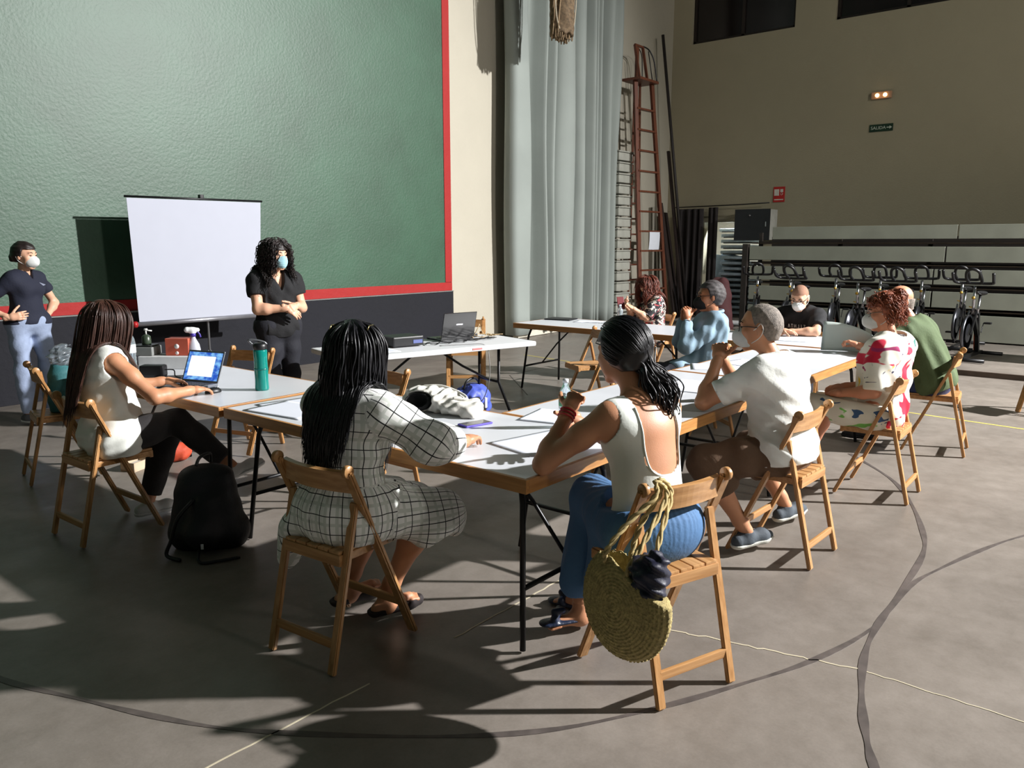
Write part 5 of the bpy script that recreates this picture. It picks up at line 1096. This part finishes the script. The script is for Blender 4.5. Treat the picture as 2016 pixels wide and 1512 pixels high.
# ---- man in the black t-shirt
def tee_man():
    J = dict(pel=(8.05, 2.77, .56), hipL=(8.06, 2.68, .56), hipR=(8.04, 2.86, .56), nk=(7.86, 2.75, .985), hd=(7.76, 2.73, 1.10), shL=(7.85, 2.57, .92), shR=(7.83, 2.92, .92), elL=(7.60, 2.50, .795), wrL=(7.50, 2.72, .79),
             elR=(7.60, 2.97, .795), wrR=(7.47, 2.78, .80), knL=(7.72, 2.62, .50), anL=(7.74, 2.60, .11), knR=(7.70, 2.88, .50), anR=(7.74, 2.88, .11))
    f = Fig(J, 1.0, 1.06, False, face=-176, pitch=-25); t = base('person with shaved head and white mask in a black t-shirt, arms folded', J); J = f.J
    hL = hand(J['wrL'], V3(-.2, .9, .0), V3(0, 0, -1), V3(-1, 0, 0), curl=(.3, .3, .3, .3), h=.0045); hR = hand(J['wrR'], V3(.1, -.9, 0), V3(0, 0, -1), V3(-1, 0, 0), curl=(.3, .3, .3, .3), h=.0045)
    body(f, s_fair, t, [hL, hR], legs=4, sleeve=1); eyes(f, t, m_eye); mask(f, mask_white, t, 'cone'); glasses(f, m_black, t)
    top(f, cloth('black_cotton', (18, 18, 21), .85), t, off=.018, sleeve=.72, hem=-.06, neckr=.062, wr=.006, seed=34, name='t_shirt', armoff=.024)
    trousers(f, cloth('black_trousers_cloth', (24, 25, 34)), t, off=.016, waist=.06, ends=(.93, .93))
    for a in ('anL', 'anR'): shoe(t, J[a], az(180), cloth('black_canvas', (28, 28, 32)), MATS['dark_sole'])
    b = MB(); P = f.torso; r = random.Random(2)
    for i, gl in enumerate('ATHLIS'):
        q = -.075+.03*i
        p = f.tp(.76, -q, .28)
        for _ in range(40):
            d = sdf_pts([k.grow(.027) for k in P], p[None])[0]
            if d < .002: break
            p = p-f.f*max(d, .001)
        S = {'A': [((-.4, -1), (0, 1)), ((0, 1), (.4, -1)), ((-.2, -.2), (.2, -.2))], 'T': [((-.4, 1), (.4, 1)), ((0, 1), (0, -1))], 'H': [((-.4, -1), (-.4, 1)), ((.4, -1), (.4, 1)), ((-.4, 0), (.4, 0))], 'L': [((-.3, 1), (-.3, -1)), ((-.3, -1), (.4, -1))], 'I': [((0, 1), (0, -1))], 'S': [((.4, .9), (-.3, .8)), ((-.3, .8), (.3, -.6)), ((.3, -.6), (-.4, -.9))]}[gl]
        for a, c in S: b.tube([p+(-f.r*a[0]*-1*.02+f.up*a[1]*.018)*1.0, p+(f.r*c[0]*.02+f.up*c[1]*.018)], .0028, 5)
    b.build('chest_lettering', M('print_white', (220, 220, 220), .7), t, True)
    cap_hair(f, M('stubble', (150, 110, 88), .8, bump=.3, bscale=300), t, t=.0015, hairline=.05, low=-.06, disp=folds(200, .0004), name='stubble')
tee_man()
# ---- woman with the phone
def phone_woman():
    J = dict(pel=(8.48, 4.74, .54), hipL=(8.44, 4.665, .54), hipR=(8.52, 4.815, .54), nk=(8.47, 4.72, .98), hd=(8.40, 4.78, 1.10), shL=(8.34, 4.62, .92), shR=(8.56, 4.84, .92), elL=(8.20, 4.68, .76), wrL=(8.09, 4.80, .87),
             elR=(8.36, 4.97, .76), wrR=(8.18, 4.93, .87), knL=(8.13, 4.86, .58), anL=(8.10, 4.78, .24), knR=(8.22, 4.98, .50), anR=(8.12, 5.0, .11))
    f = Fig(J, .97, 1.0, True, face=155, pitch=-28); t = base('person with auburn hair and black mask in dark flowery clothes holding a phone', J); J = f.J
    hL = hand(J['wrL'], V3(-.4, .5, .4), V3(-.3, .2, .5), V3(-.5, -.3, .5), curl=(.7, .7, .7, .7), h=.005); hR = hand(J['wrR'], V3(-.5, 0, .4), V3(-.1, -.6, .4), V3(-.4, .1, .6), curl=(.5, .5, .5, .5), h=.005)
    body(f, s_fair, t, [hL, hR], h=.009, legs=3, sleeve=1); eyes(f, t, m_eye); mask(f, mask_black, t, 'cone')
    top(f, m_flower2, t, off=.02, sleeve=.95, hem=-.06, neckr=.07, wr=.006, seed=40, name='blouse', armoff=.026)
    trousers(f, m_flower2, t, off=.03, waist=.05, ends=(.7, .7), flare=.02, name='trousers')
    for a in ('anL', 'anR'): shoe(t, J[a], az(150), cloth('tan_leather', (150, 100, 70), .5), MATS['dark_sole'], h=.008)
    cap_hair(f, hair_auburn, t, t=.018, hairline=.05, low=-.08)
    hair_strands(f, 500, .30, hair_auburn, t, rad=.0045, wave=.003, wfreq=50, front=.3, low=-.2, seed=41, puff=2.2, name='long_hair')
    glasses(f, m_bgloss, t, up=.085, fw=-.03, name='sunglasses', dark=MATS['dark_lens'])
phone_woman()
# ---------------------------------------------------------------- things on the tables and floor
TZ = .7505
m_paper = M('paper_white', (222, 226, 236), .75, var=.01)
def sheet(label, x, y, w, d, rz, n=1, z=TZ, curl=0, name='paper_sheet', group=None, mat=None):
    N = 12; v = []
    for j in range(N+1):
        for i in range(N+1):
            u, t = i/N-.5, j/N-.5; zz = .0008*n+.0007*math.sin(u*5+x*9)+curl*max(0, (-u-t)*1.4-.1)**2
            v.append((u*w, t*d, zz+.001))
    o = MB().add(v, [(j*(N+1)+i, j*(N+1)+i+1, (j+1)*(N+1)+i+1, (j+1)*(N+1)+i) for j in range(N) for i in range(N)], True).build(name, mat or m_paper)
    so = o.modifiers.new('s', 'SOLIDIFY'); so.thickness = .0006+.0012*n; so.offset = -1; o.location = (x, y, z); o.rotation_euler = (0, 0, rz)
    return tag(o, label, 'paper', group)
sheet('white paper pad lying on the table between laptop and checked dress', 2.42, 3.50, .30, .42, .12, 4)
sheet('loose white sheet under the pad near the laptop table seam', 2.50, 3.55, .30, .42, -.1, 1)
sheet('stack of white paper near the green-label bottle', 3.16, 2.36, .30, .21, .25, 4)
sheet('white sheet with a curled-up corner beside the elbow in the tank top', 2.93, 1.99, .30, .21, .7, 1, curl=.07)
sheet('white sheet in the middle of the corner table beside the phone', 2.72, 2.05, .42, .30, -.2, 1)
sheet('white sheets before the man in the white t-shirt', 4.42, 2.20, .42, .30, .1, 2)
sheet('loose white sheet left of the clasped hands', 4.05, 2.25, .30, .21, -.3, 1)
sheet('white sheet behind the clasped hands on the near row', 5.25, 2.38, .30, .42, .5, 1)
sheet('white papers near the blue shirt, two overlapping', 5.55, 2.35, .30, .21, -.2, 2)
sheet('white paper on the far table left of the clear bottle', 7.42, 4.98, .21, .30, .3, 1)
sheet('white papers under the folded arms', 7.22, 2.62, .30, .42, .1, 2)
sheet('white paper on the white plastic table', 4.35, 4.98, .21, .30, -.3, 1, z=.744)
# upright bowed pale sheet at the table corner
v = []; N = 14
for j in range(9):
    for i in range(N+1):
        s = i/N; y = 2.13-.40*s; x = 6.62+.05*math.sin(s*PI)+.02*s; z = TZ+.004+(j/8)*(.235-.10*s**2.0)
        v.append((x+.03*(j/8), y, z))
o = MB().add(v, [(j*(N+1)+i, j*(N+1)+i+1, (j+1)*(N+1)+i+1, (j+1)*(N+1)+i) for j in range(8) for i in range(N)], True).build('cardboard_divider', M('pale_card', (186, 196, 190), .6, var=.03)); so = o.modifiers.new('s', 'SOLIDIFY'); so.thickness = .004
tag(o, 'upright pale grey-green card with curved top held at the table corner', 'card')
# laptop
def laptop(label, hx, hy, hz, rz, w, d, open_deg, body_m, scr_m, logo=False):
    t = thing('laptop', label, 'laptop', (hx, hy, hz), rz)          # hinge at origin, keyboard towards -y
    MB().box((0, -d/2, .009), (w, d, .017), bev=.004).build('base', body_m, t)
    k = MB()
    for j in range(5):
        for i in range(12): k.box((-w*.43+w*.86*(i+.5)/12, -.03-.021*j, .0185), (w*.86/12-.004, .016, .003))
    k.box((0, -d*.78, .0178), (.09, .055, .001)); k.build('keyboard', M('keys', (40, 40, 46), .5), t); k = kids(t)[-1]; k['kind'] = 'stuff'
    a = math.radians(open_deg); L = MB(); L.box((0, 0, d/2), (w, .007, d), bev=.003); o = L.build('lid', body_m, t); o.rotation_euler = (a, 0, 0); o.location = (0, 0, .016)
    if scr_m:
        s = MB().box((0, -.0042, d/2), (w*.93, .001, d*.88)).build('screen', scr_m, o)
    if logo:
        MB().box((0, .0042, d*.55), (.07, .001, .012)).build('maker_badge', m_steel, o)
    return t
m_scr, nt_, b_, L_ = node_mat('lit_screen'); N_ = nt_.nodes.new
tc = N_('ShaderNodeTexCoord'); sx = N_('ShaderNodeSeparateXYZ'); L_.new(tc.outputs['Generated'], sx.inputs[0])
def rng(o, a, c):
    g1 = N_('ShaderNodeMath'); g1.operation = 'GREATER_THAN'; g1.inputs[1].default_value = a; L_.new(o, g1.inputs[0]); g2 = N_('ShaderNodeMath'); g2.operation = 'LESS_THAN'; g2.inputs[1].default_value = c; L_.new(o, g2.inputs[0])
    m_ = N_('ShaderNodeMath'); m_.operation = 'MULTIPLY'; L_.new(g1.outputs[0], m_.inputs[0]); L_.new(g2.outputs[0], m_.inputs[1]); return m_.outputs[0]
mm = N_('ShaderNodeMath'); mm.operation = 'MULTIPLY'; L_.new(rng(sx.outputs[0], .08, .82), mm.inputs[0]); L_.new(rng(sx.outputs[2], .13, .86), mm.inputs[1])
nn = N_('ShaderNodeTexNoise'); nn.inputs['Scale'].default_value = 6; L_.new(tc.outputs['Generated'], nn.inputs[0]); rr_ = N_('ShaderNodeValToRGB'); rr_.color_ramp.elements[0].position = .4; rr_.color_ramp.elements[0].color = lin((40, 84, 190)); rr_.color_ramp.elements[1].position = .65; rr_.color_ramp.elements[1].color = lin((130, 190, 240)); L_.new(nn.outputs[0], rr_.inputs[0])
mx = N_('ShaderNodeMix'); mx.data_type = 'RGBA'; mx.inputs[7].default_value = (1, 1, 1, 1); L_.new(mm.outputs[0], mx.inputs[0]); L_.new(rr_.outputs[0], mx.inputs[6])
L_.new(mx.outputs[2], b_.inputs['Emission Color']); b_.inputs['Emission Strength'].default_value = 1.1; b_.inputs['Base Color'].default_value = (.01, .01, .015, 1); b_.inputs['Roughness'].default_value = .2
laptop('open laptop with a lit blue and white screen under the typing hands', 2.515, 4.60, TZ, math.radians(-73), .29, .205, -24, M('laptop_grey', (120, 124, 132), .35, .4), m_scr)
laptop('black laptop seen from behind on the white plastic table', 5.28, 4.99, .743, math.radians(167), .36, .25, -14, m_bgloss, M('off_screen', (20, 22, 28), .2), True)
mo = thing('computer_mouse', 'dark computer mouse under the right hand of the laptop woman', 'mouse', (2.42, 4.28, TZ))
sdf_mesh('shell', [Ell((2.42, 4.28, TZ+.004), np.eye(3), (.052, .031, .03), k=.01)], .004, m_black, mo, cut=lambda X: TZ-X[..., 2]); MB().lathe([(.006, -.003), (.008, 0), (.006, .003)], (.03, 0, .028), 12, axis='Y').build('wheel', m_steel, mo)
# bottles
m_tealp = M('teal_plastic', (20, 150, 138), .15, trans=.35, var=.05); m_clear = M('clear_plastic', (225, 238, 245), .08, trans=.85, var=.02); m_water = M('bottle_water', (200, 220, 230), .05, trans=.8, var=.02)
t = thing('drink_bottle', 'teal plastic drink bottle with black flip lid on the laptop table', 'bottle', (2.66, 4.14, TZ)); t.scale = (1.08, 1.08, 1.16)
MB().lathe([(0, 0), (.036, 0), (.038, .01), (.036, .06), (.0375, .11), (.036, .16), (.038, .205), (.034, .215), (0, .215)], (0, 0, 0), 28).build('body', m_tealp, t)
MB().lathe([(.0385, .108), (.0392, .112), (.0385, .116)], (0, 0, 0), 28).build('waist_band', M('teal_dark', (12, 110, 104), .2), t)
MB().lathe([(.036, .212), (.038, .216), (.038, .238), (.030, .246), (0, .246)], (0, 0, 0), 28).build('lid', m_black, t)
MB().tube(crv([(-.034, .02, .24), (-.05, .03, .262), (-.02, .01, .262), (.02, -.01, .25), (.034, -.015, .236)], 5), .006, 8).build('carry_loop', M('lid_grey', (110, 112, 116), .3, .5), t)
def water_bottle(label, x, y, z, h, r, lab):
    t = thing('water_bottle', label, 'bottle', (x, y, z)); s = h/.24
    p = [(0, 0), (r*.8, .0), (r, .01*s)]
    for k in range(5): p += [(r*.95, (.02+.018*k)*s), (r, (.029+.018*k)*s)]
    p += [(r, .155*s), (r*.9, .175*s), (r*.5, .205*s), (r*.38, .212*s), (r*.38, .226*s), (0, .226*s)]
    MB().lathe(p, (0, 0, 0), 24).build('body', m_clear, t)
    MB().lathe([(0, .223*s), (r*.46, .223*s), (r*.46, .24*s), (0, .242*s)], (0, 0, 0), 18).build('cap', M('cap_white', (226, 230, 236), .4), t)
    if lab: MB().lathe([(r*1.005, .108*s), (r*1.02, .11*s), (r*1.02, .148*s), (r*1.005, .15*s)], (0, 0, 0), 24).build('label_band', lab, t)
    return t
water_bottle('clear water bottle with a green label before the tank-top woman', 3.02, 2.15, TZ, .235, .032, M('label_green', (96, 166, 124), .5, var=.25, vscale=30))
water_bottle('clear water bottle alone on the far table before the phone woman', 7.80-.32, 4.60, TZ, .21, .033, None)
water_bottle('large pale-blue water bottle partly behind the long brown hair', 2.42, 5.32, TZ, .33, .045, M('label_white', (216, 222, 220), .5))
# spray bottle
t = thing('spray_bottle', 'white spray bottle with purple trigger at the table end', 'bottle', (2.86, 5.28, TZ), math.radians(-30))
MB().lathe([(0, 0), (.044, 0), (.047, .01), (.046, .13), (.04, .165), (.022, .20), (.016, .215), (.016, .225), (0, .225)], (0, 0, 0), 28).build('body', M('milky_plastic', (206, 208, 220), .35, trans=.25), t)
MB().lathe([(.0, .222), (.02, .222), (.02, .245), (0, .245)], (0, 0, 0), 18).build('collar', M('purple_plastic', (66, 50, 150), .4), t)
sdf_mesh('spray_head', [Cap((t.location.x-.03, t.location.y+.02, TZ+.27), (t.location.x+.028, t.location.y-.016, TZ+.268), .021, .015, k=.01), Cap((t.location.x, t.location.y, TZ+.245), (t.location.x, t.location.y, TZ+.265), .017, k=.02)], .003, m_white, t)
MB().tube(crv([(.03, 0, .258), (.045, 0, .235), (.05, 0, .215)], 4), .006, 8).build('trigger', MATS['purple_plastic'], t)
# boxes at the table end
t = thing('tissue_box', 'white cardboard box lying behind the black case', 'box', (2.74, 5.42, TZ), math.radians(-52)); MB().box((0, 0, .045), (.36, .16, .09), bev=.006).build('carton', M('carton_white', (226, 226, 226), .6), t); MB().box((0, 0, .091), (.12, .05, .002)).build('opening', M('carton_slot', (150, 150, 150), .7), t)
t = thing('red_box', 'orange-red cardboard box with a white emblem on the white box', 'box', (2.80, 5.36, TZ+.092), math.radians(-52)); MB().box((0, 0, .06), (.165, .10, .12), bev=.003).build('carton', M('carton_red', (206, 96, 72), .55), t)
k = MB(); k.lathe([(0, .0), (.017, .0), (.017, .001), (0, .001)], (0, -.0515, .065), 20, axis='Y').lathe([(0, .0), (.012, .0), (.012, .001), (0, .001)], (0, -.0515, .018), 20, axis='Y'); k.build('emblem', M('emblem_white', (232, 226, 224), .6), t)
t = thing('grey_box', 'flat grey box stacked on the white box beside the red box', 'box', (2.645, 5.56, TZ+.092), math.radians(-52)); MB().box((0, 0, .03), (.17, .15, .06), bev=.006).build('carton', M('grey_carton', (128, 130, 128), .6), t); MB().box((0, 0, .065), (.15, .13, .012), bev=.005).build('black_pouch', m_black, t)
t = thing('hand_sanitizer', 'small dark pump bottle standing on the grey box', 'bottle', (2.66, 5.56, TZ+.164)); MB().lathe([(0, 0), (.03, 0), (.032, .01), (.03, .055), (.012, .07), (0, .07)], (0, 0, 0), 20).build('body', M('dark_green_plastic', (60, 72, 58), .3), t); MB().tube([(0, 0, .068), (0, 0, .10)], .006, 8).tube([(0, 0, .10), (.035, -.02, .094)], .005, 8).lathe([(0, .1), (.014, .1), (.012, .112), (0, .112)], (0, 0, 0), 14).build('pump', M('pump_pale', (214, 214, 210), .3), t)
t = thing('camera_case', 'black camera lying behind the typing hands', 'camera', (2.47, 5.10, TZ), math.radians(-50)); MB().box((0, 0, .042), (.16, .08, .082), bev=.016).build('body', m_black, t); MB().lathe([(0, -.07), (.03, -.07), (.034, -.02), (.036, .0)], (.0, -.02, .042), 20, axis='Y').build('lens_barrel', m_bgloss, t); MB().tube(crv([(.08, 0, .05), (.13, .01, .045), (.15, -.02, .01), (.20, -.05, .004)], 6), .004, 6).build('strap', m_black, t)
r = random.Random(12)
def cable(name_label, pts, rad=.003, mat=None, n=6): return tag(MB().tube(crv(pts, n), rad, 6).build('cable', mat or m_black), name_label, 'cable')
cable('black charger cable coiled before the black camera', [(2.20, 5.05, TZ+.004), (2.30, 4.95, TZ+.012), (2.42, 4.93, TZ+.004), (2.36, 5.0, TZ+.016), (2.25, 4.98, TZ+.004), (2.34, 4.86, TZ+.01), (2.5, 4.84, TZ+.004), (2.62, 4.86, TZ+.004), (2.72, 4.9, TZ+.004)], .005)
sheet('thin dark folder lying between camera and laptop', 2.55, 4.93, .22, .31, .9, 3, mat=M('dark_grey_card', (66, 68, 72), .5), name='document_folder')['category'] = 'folder'
t = thing('folder', 'black document folder on the near end of the far table', 'folder', (7.45, 5.38, TZ), .2); MB().box((0, 0, .008), (.24, .32, .014), bev=.003).build('cover', m_black, t)
# phone
t = thing('mobile_phone', 'purple mobile phone lying beside the tote bag', 'phone', (2.785, 2.52, TZ), math.radians(-12)); MB().box((0, 0, .005), (.158, .078, .0095), bev=.004).build('case', M('purple_case', (98, 84, 200), .4), t); MB().box((0, 0, .0101), (.146, .068, .0008)).build('screen', M('phone_glass', (60, 62, 72), .15), t)
# white tote bag on the table
t = thing('tote_bag', 'crumpled white cloth tote bag with a dark open mouth on the corner table', 'bag', (2.88, 2.86, TZ)); c = V3(2.88, 2.86, TZ)
P = [Ell(c+V3(.0, .10, .055), np.eye(3), (.10, .13, .065), k=.05), Ell(c+V3(.05, -.10, .035), np.eye(3), (.11, .14, .045), k=.05), Cap(c+V3(-.03, .12, .07), c+V3(.09, -.02, .07), .04, k=.05), Cap(c+V3(.0, -.22, .015), c+V3(.08, -.15, .02), .03, k=.04)]
mouth = Ell(c+V3(-.085, .075, .062), np.eye(3), (.085, .085, .052), k=.01)
sdf_mesh('bag', P, .005, cloth('white_canvas', (214, 212, 204), .85), t, cut=lambda X: np.maximum(TZ+.001-X[..., 2], -mouth.d(X)), disp=folds(60, .007, seed=6))
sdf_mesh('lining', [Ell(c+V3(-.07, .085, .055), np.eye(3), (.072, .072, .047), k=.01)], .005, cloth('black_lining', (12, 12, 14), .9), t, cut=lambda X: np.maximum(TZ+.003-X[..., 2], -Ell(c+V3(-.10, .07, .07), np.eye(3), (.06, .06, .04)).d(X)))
MB().tube(crv([c+V3(.02, .14, .12), c+V3(.07, .05, .125), c+V3(.10, -.06, .095), c+V3(.06, -.14, .08), c+V3(.0, -.10, .085)], 6), .007, 6).build('handle', MATS['white_canvas'], t, True)
# projector and leads on the white plastic table
t = thing('projector', 'black video projector on the white plastic table', 'projector', (4.67, 5.08, .743), math.radians(-14)); MB().box((0, 0, .05), (.30, .24, .085), bev=.012).build('body', m_black, t); MB().lathe([(0, -.14), (.035, -.14), (.04, -.11), (.04, -.1)], (-.07, 0, .05), 20, axis='Y').build('lens_barrel', m_bgloss, t); MB().box((.09, -.121, .045), (.09, .006, .03)).build('sockets', M('socket_blue', (90, 100, 150), .4), t)
for k, (a, c_) in enumerate(((.35, .05), (-.4, .5), (.9, -.3), (.2, 1.1))):
    pts = [(4.80+.13*j+.03*math.sin(j*2.1+k), 4.94-.02*j+.07*math.sin(j*1.7+k*2), .748+.010*abs(math.sin(j*1.3+k))) for j in range(7)]
    cable(['black lead nearest the projector front', 'black lead looping before the black laptop', 'black lead running under the laptop lid', 'black lead tangled beside the projector'][k], pts, .0035)
cable('grey power lead hanging from the table down to the blue bag', [(4.85, 4.80, .748), (5.05, 4.66, .752), (5.17, 4.55, .74), (5.20, 4.53, .6), (5.25, 4.58, .4), (5.36, 4.75, .2), (5.45, 4.9, .16)], .004, M('grey_lead', (150, 150, 150), .5))
for k in range(3):
    pts = [(5.46+.05*math.cos(j*1.2+k)+.04*j, 5.0+.06*math.sin(j*1.5+k*2)-.012*j, .75+.02*abs(math.sin(j+k))+(.10 if j in (2, 3) and k == 1 else 0)) for j in range(9)]
    cable(['yellowish lead standing up in loops right of the black laptop', 'tall looping beige lead at the table end', 'beige lead lying flat at the table end'][k], pts, .0035, M('beige_lead', (190, 164, 124), .5))
t = thing('power_strip', 'black adapter block at the right end of the white plastic table', 'adapter', (5.50, 5.05, .743), math.radians(-10)); MB().box((0, 0, .02), (.16, .07, .038), bev=.006).build('block', m_black, t); MB().tube(crv([(-.08, 0, .02), (-.14, .03, .012), (-.2, .0, .008)], 5), .004, 6).build('lead', m_black, t)
# blue bag on the floor
t = thing('sports_bag', 'blue and black bag on the floor under the white plastic table', 'bag', (5.55, 5.0, 0)); c = V3(5.55, 5.05, 0)
sdf_mesh('bag', [Ell(c+V3(0, 0, .15), np.eye(3), (.2, .15, .145), k=.05), Cap(c+V3(-.12, 0, .05), c+V3(.12, 0, .05), .1, k=.05)], .008, cloth('blue_nylon', (74, 92, 186), .5), t, cut=lambda X: .002-X[..., 2], disp=folds(45, .008, seed=3))
MB().box((5.50, 4.93, .10), (.2, .05, .18), rz=.1, bev=.02).build('front_pocket', m_black, t, True); MB().tube(crv([(5.42, 5.05, .25), (5.46, 5.04, .33), (5.58, 5.04, .34), (5.66, 5.05, .26)], 5), .012, 6).build('handle', m_black, t, True); MB().box((5.56, 4.90, .12), (.03, .03, .1), bev=.005).build('buckle', m_white, t, True)
# black backpack
t = thing('backpack', 'black backpack standing on the floor left of the checked dress', 'backpack', (2.10, 3.86, 0)); c = V3(2.10, 3.86, 0)
sdf_mesh('bag', [Cap(c+V3(-.05, .05, .13), c+V3(-.02, .05, .35), .13, .10, k=.08), Cap(c+V3(.05, -.05, .13), c+V3(.05, -.03, .36), .13, .095, k=.08), Cap(c+V3(-.08, .08, .07), c+V3(.09, -.09, .07), .085, k=.06), Cap(c+V3(-.08, -.10, .12), c+V3(-.05, -.07, .26), .09, .06, k=.05)], .008, cloth('black_nylon', (17, 18, 24), .6), t, cut=lambda X: .003-X[..., 2], disp=folds(22, .005, seed=9))
b = MB(); b.tube(crv([c+V3(-.10, -.06, .30), c+V3(-.19, -.05, .22), c+V3(-.22, -.02, .10), c+V3(-.24, .0, .02), c+V3(-.22, -.10, .012)], 6), .010, 6); b.build('shoulder_strap', m_black, t, True)
b = MB(); b.tube(crv([c+V3(-.12, -.12, .06), c+V3(-.17, -.2, .012), c+V3(-.1, -.26, .012), c+V3(.0, -.30, .012)], 5), .008, 6); b.build('strap_tail', m_black, t, True)
b = MB(); b.tube(crv([c+V3(.10, -.05, .36), c+V3(.13, -.07, .30), c+V3(.135, -.075, .20)], 4), .006, 6); b.build('zip_cord', m_black, t, True)
b = MB(); b.tube(crv([c+V3(-.05, -.01, .46), c+V3(-.02, .0, .50), c+V3(.06, .04, .50), c+V3(.07, .05, .45)], 4), .009, 6); b.build('grab_handle', m_black, t, True)
MB().box(c+V3(-.13, -.165, .075), (.014, .006, .03), rz=-.8, bev=.002).build('reflective_tab', M('reflector', (220, 220, 222), .3), t, True)
# teal bag on the chair behind
t = thing('teal_bag', 'teal bag with crumpled clear plastic in it on the chair behind', 'bag', (2.18, 5.87, .466)); c = V3(2.19, 5.86, .40)
sdf_mesh('bag', [Ell(c+V3(0, 0, .26), np.eye(3), (.10, .09, .17), k=.05), Cap(c+V3(0, 0, .10), c+V3(0, 0, .2), .09, k=.05)], .008, cloth('teal_cloth', (46, 104, 108), .7), t, cut=lambda X: np.maximum(.468-X[..., 2], X[..., 2]-.80), disp=folds(24, .007, seed=2))
sdf_mesh('plastic_wrap', [Ell(c+V3(.02, 0, .44), np.eye(3), (.085, .07, .085), k=.05)], .007, M('clear_wrap', (170, 180, 188), .2, trans=.7), t, disp=folds(85, .014, seed=5))
# small things on the floor under the laptop woman
t = thing('orange_bag', 'small orange-red bag on the floor beyond the laptop woman', 'bag', (2.86, 5.62, 0)); sdf_mesh('bag', [Ell((2.86, 5.62, .07), np.eye(3), (.10, .08, .075), k=.03)], .008, cloth('orange_cloth', (190, 70, 40), .7), t, cut=lambda X: .002-X[..., 2], disp=folds(50, .006, seed=2)); MB().tube(crv([(2.82, 5.6, .12), (2.84, 5.6, .19), (2.9, 5.6, .18), (2.92, 5.6, .12)], 5), .006, 6).build('handle', MATS['orange_cloth'], t, True)
t = thing('cardboard_tray', 'small open cardboard tray on the floor behind the laptop chair', 'box', (2.56, 5.66, 0), .4); MB().box((0, 0, .005), (.18, .12, .01)).box((-.085, 0, .035), (.01, .12, .06)).box((.085, 0, .035), (.01, .12, .06)).box((0, .055, .035), (.17, .01, .06)).box((0, -.055, .035), (.17, .01, .06)).build('tray', M('card_beige', (206, 184, 156), .8), t); MB().box((0, 0, .03), (.12, .07, .03), rz=.2, bev=.004).build('carton', M('pale_card2', (224, 214, 200), .8), t)
# round straw bag on the chair of the tank-top woman
t = thing('straw_bag', 'round woven straw bag with rope handles hanging on the chair back', 'bag', (2.20, 1.14, .25))
def straw():
    ctr = V3(2.135, 1.265, .445); nrm = nv(V3(-.966, .22, .10)); rt_ = nv(np.cross(UP, nrm)); up_ = np.cross(nrm, rt_)
    ax = np.stack([rt_, nrm, up_])
    def disp(X):
        q = (X-ctr)@ax.T; rr = np.hypot(q[..., 0], q[..., 2]); a = np.arctan2(q[..., 2], q[..., 0])
        return .0026*np.sin(rr*2*PI/.0115+a)+.0012*np.sin(a*70+np.floor(rr/.0115)*1.7)
    cut = lambda X: ((X-ctr)@up_)-.125+.42*((X-ctr)@rt_)
    hol = Ell(ctr+up_*.06, ax, (.15, .038, .17))
    sdf_mesh('basket', [Ell(ctr, ax, (.192, .062, .192), k=.01)], .0045, M('straw', (176, 158, 104), .85, var=.25, vscale=60, bump=.3, bscale=180), t, cut=lambda X: np.maximum(cut(X), -hol.d(X)), disp=disp)
    hk = V3(2.325, 1.272, .79)
    for s, (x_, n_) in enumerate(((-.07, .038), (-.03, -.038))):
        top_ = lambda r_: ctr+rt_*r_+nrm*n_+up_*(.115-.42*r_)
        pts = crv([top_(x_)-up_*.03, top_(x_)+up_*.02, lerp(top_(x_), hk, .5)+nrm*.012, hk+V3(-.02+.03*s, -.012, -.02), hk+V3(.0+.03*s, .0, .028), hk+V3(.02+.03*s, -.035, -.02), lerp(top_(x_+.10), hk, .5)-V3(.01, .03, 0), top_(x_+.10)+up_*.02, top_(x_+.10)-up_*.03], 9)
        A_ = [p+Vector((.0045*math.cos(i*.9), .0045*math.sin(i*.9), .003*math.sin(i*.9))) for i, p in enumerate(pts)]; B_ = [p-Vector((.0045*math.cos(i*.9), .0045*math.sin(i*.9), .003*math.sin(i*.9))) for i, p in enumerate(pts)]
        b = MB(); b.tube(A_, .0062, 6).tube(B_, .0062, 6); b.build('rope_handle', M('straw_rope', (186, 164, 112), .85, var=.2, vscale=50), t, True)
    s_ = thing('navy_pouch', 'crumpled navy cloth stuffed in the mouth of the straw bag', 'cloth', tuple(ctr+up_*.10+rt_*.08)); c = ctr+up_*.115+rt_*.085
    sdf_mesh('cloth', [Ell(c, ax, (.072, .05, .075), k=.03), Cap(c-up_*.05-rt_*.01, c+up_*.03+rt_*.02, .045, k=.03)], .005, cloth('navy_nylon', (24, 26, 48), .5), s_, disp=folds(62, .010, seed=8)); sdf_mesh('cord', [Cap(c+up_*.06, c+up_*.085+rt_*.01, .012, k=.01)], .004, cloth('navy_nylon', (24, 26, 48)), s_)
straw()
# phone held by the auburn-haired woman, book
t = thing('smartphone', 'dark phone in a red case held by the auburn-haired woman', 'phone', (8.03, 4.93, .90), 2.4); MB().box((0, 0, .03), (.085, .012, .16), rx=.5, bev=.004).build('case', M('maroon_case', (110, 34, 38), .5), t); MB().box((0, -.016, .03), (.074, .002, .146), rx=.5).build('screen', m_bgloss, t)
# dark red padded cover leaning on the first bicycle
t = thing('padded_cover', 'dark red padded cover hanging over the leftmost bicycle', 'cover', (12.8, 5.92, .07)); sdf_mesh('cloth', [Cap((12.7, 5.85, .25), (12.85, 5.9, .90), .24, .17, k=.1), Cap((12.8, 6.1, .3), (12.85, 6.05, .75), .2, .15, k=.15)], .018, cloth('dark_red_cloth', (58, 18, 20), .85), t, cut=lambda X: .08-X[..., 2], disp=folds(16, .02, seed=3))
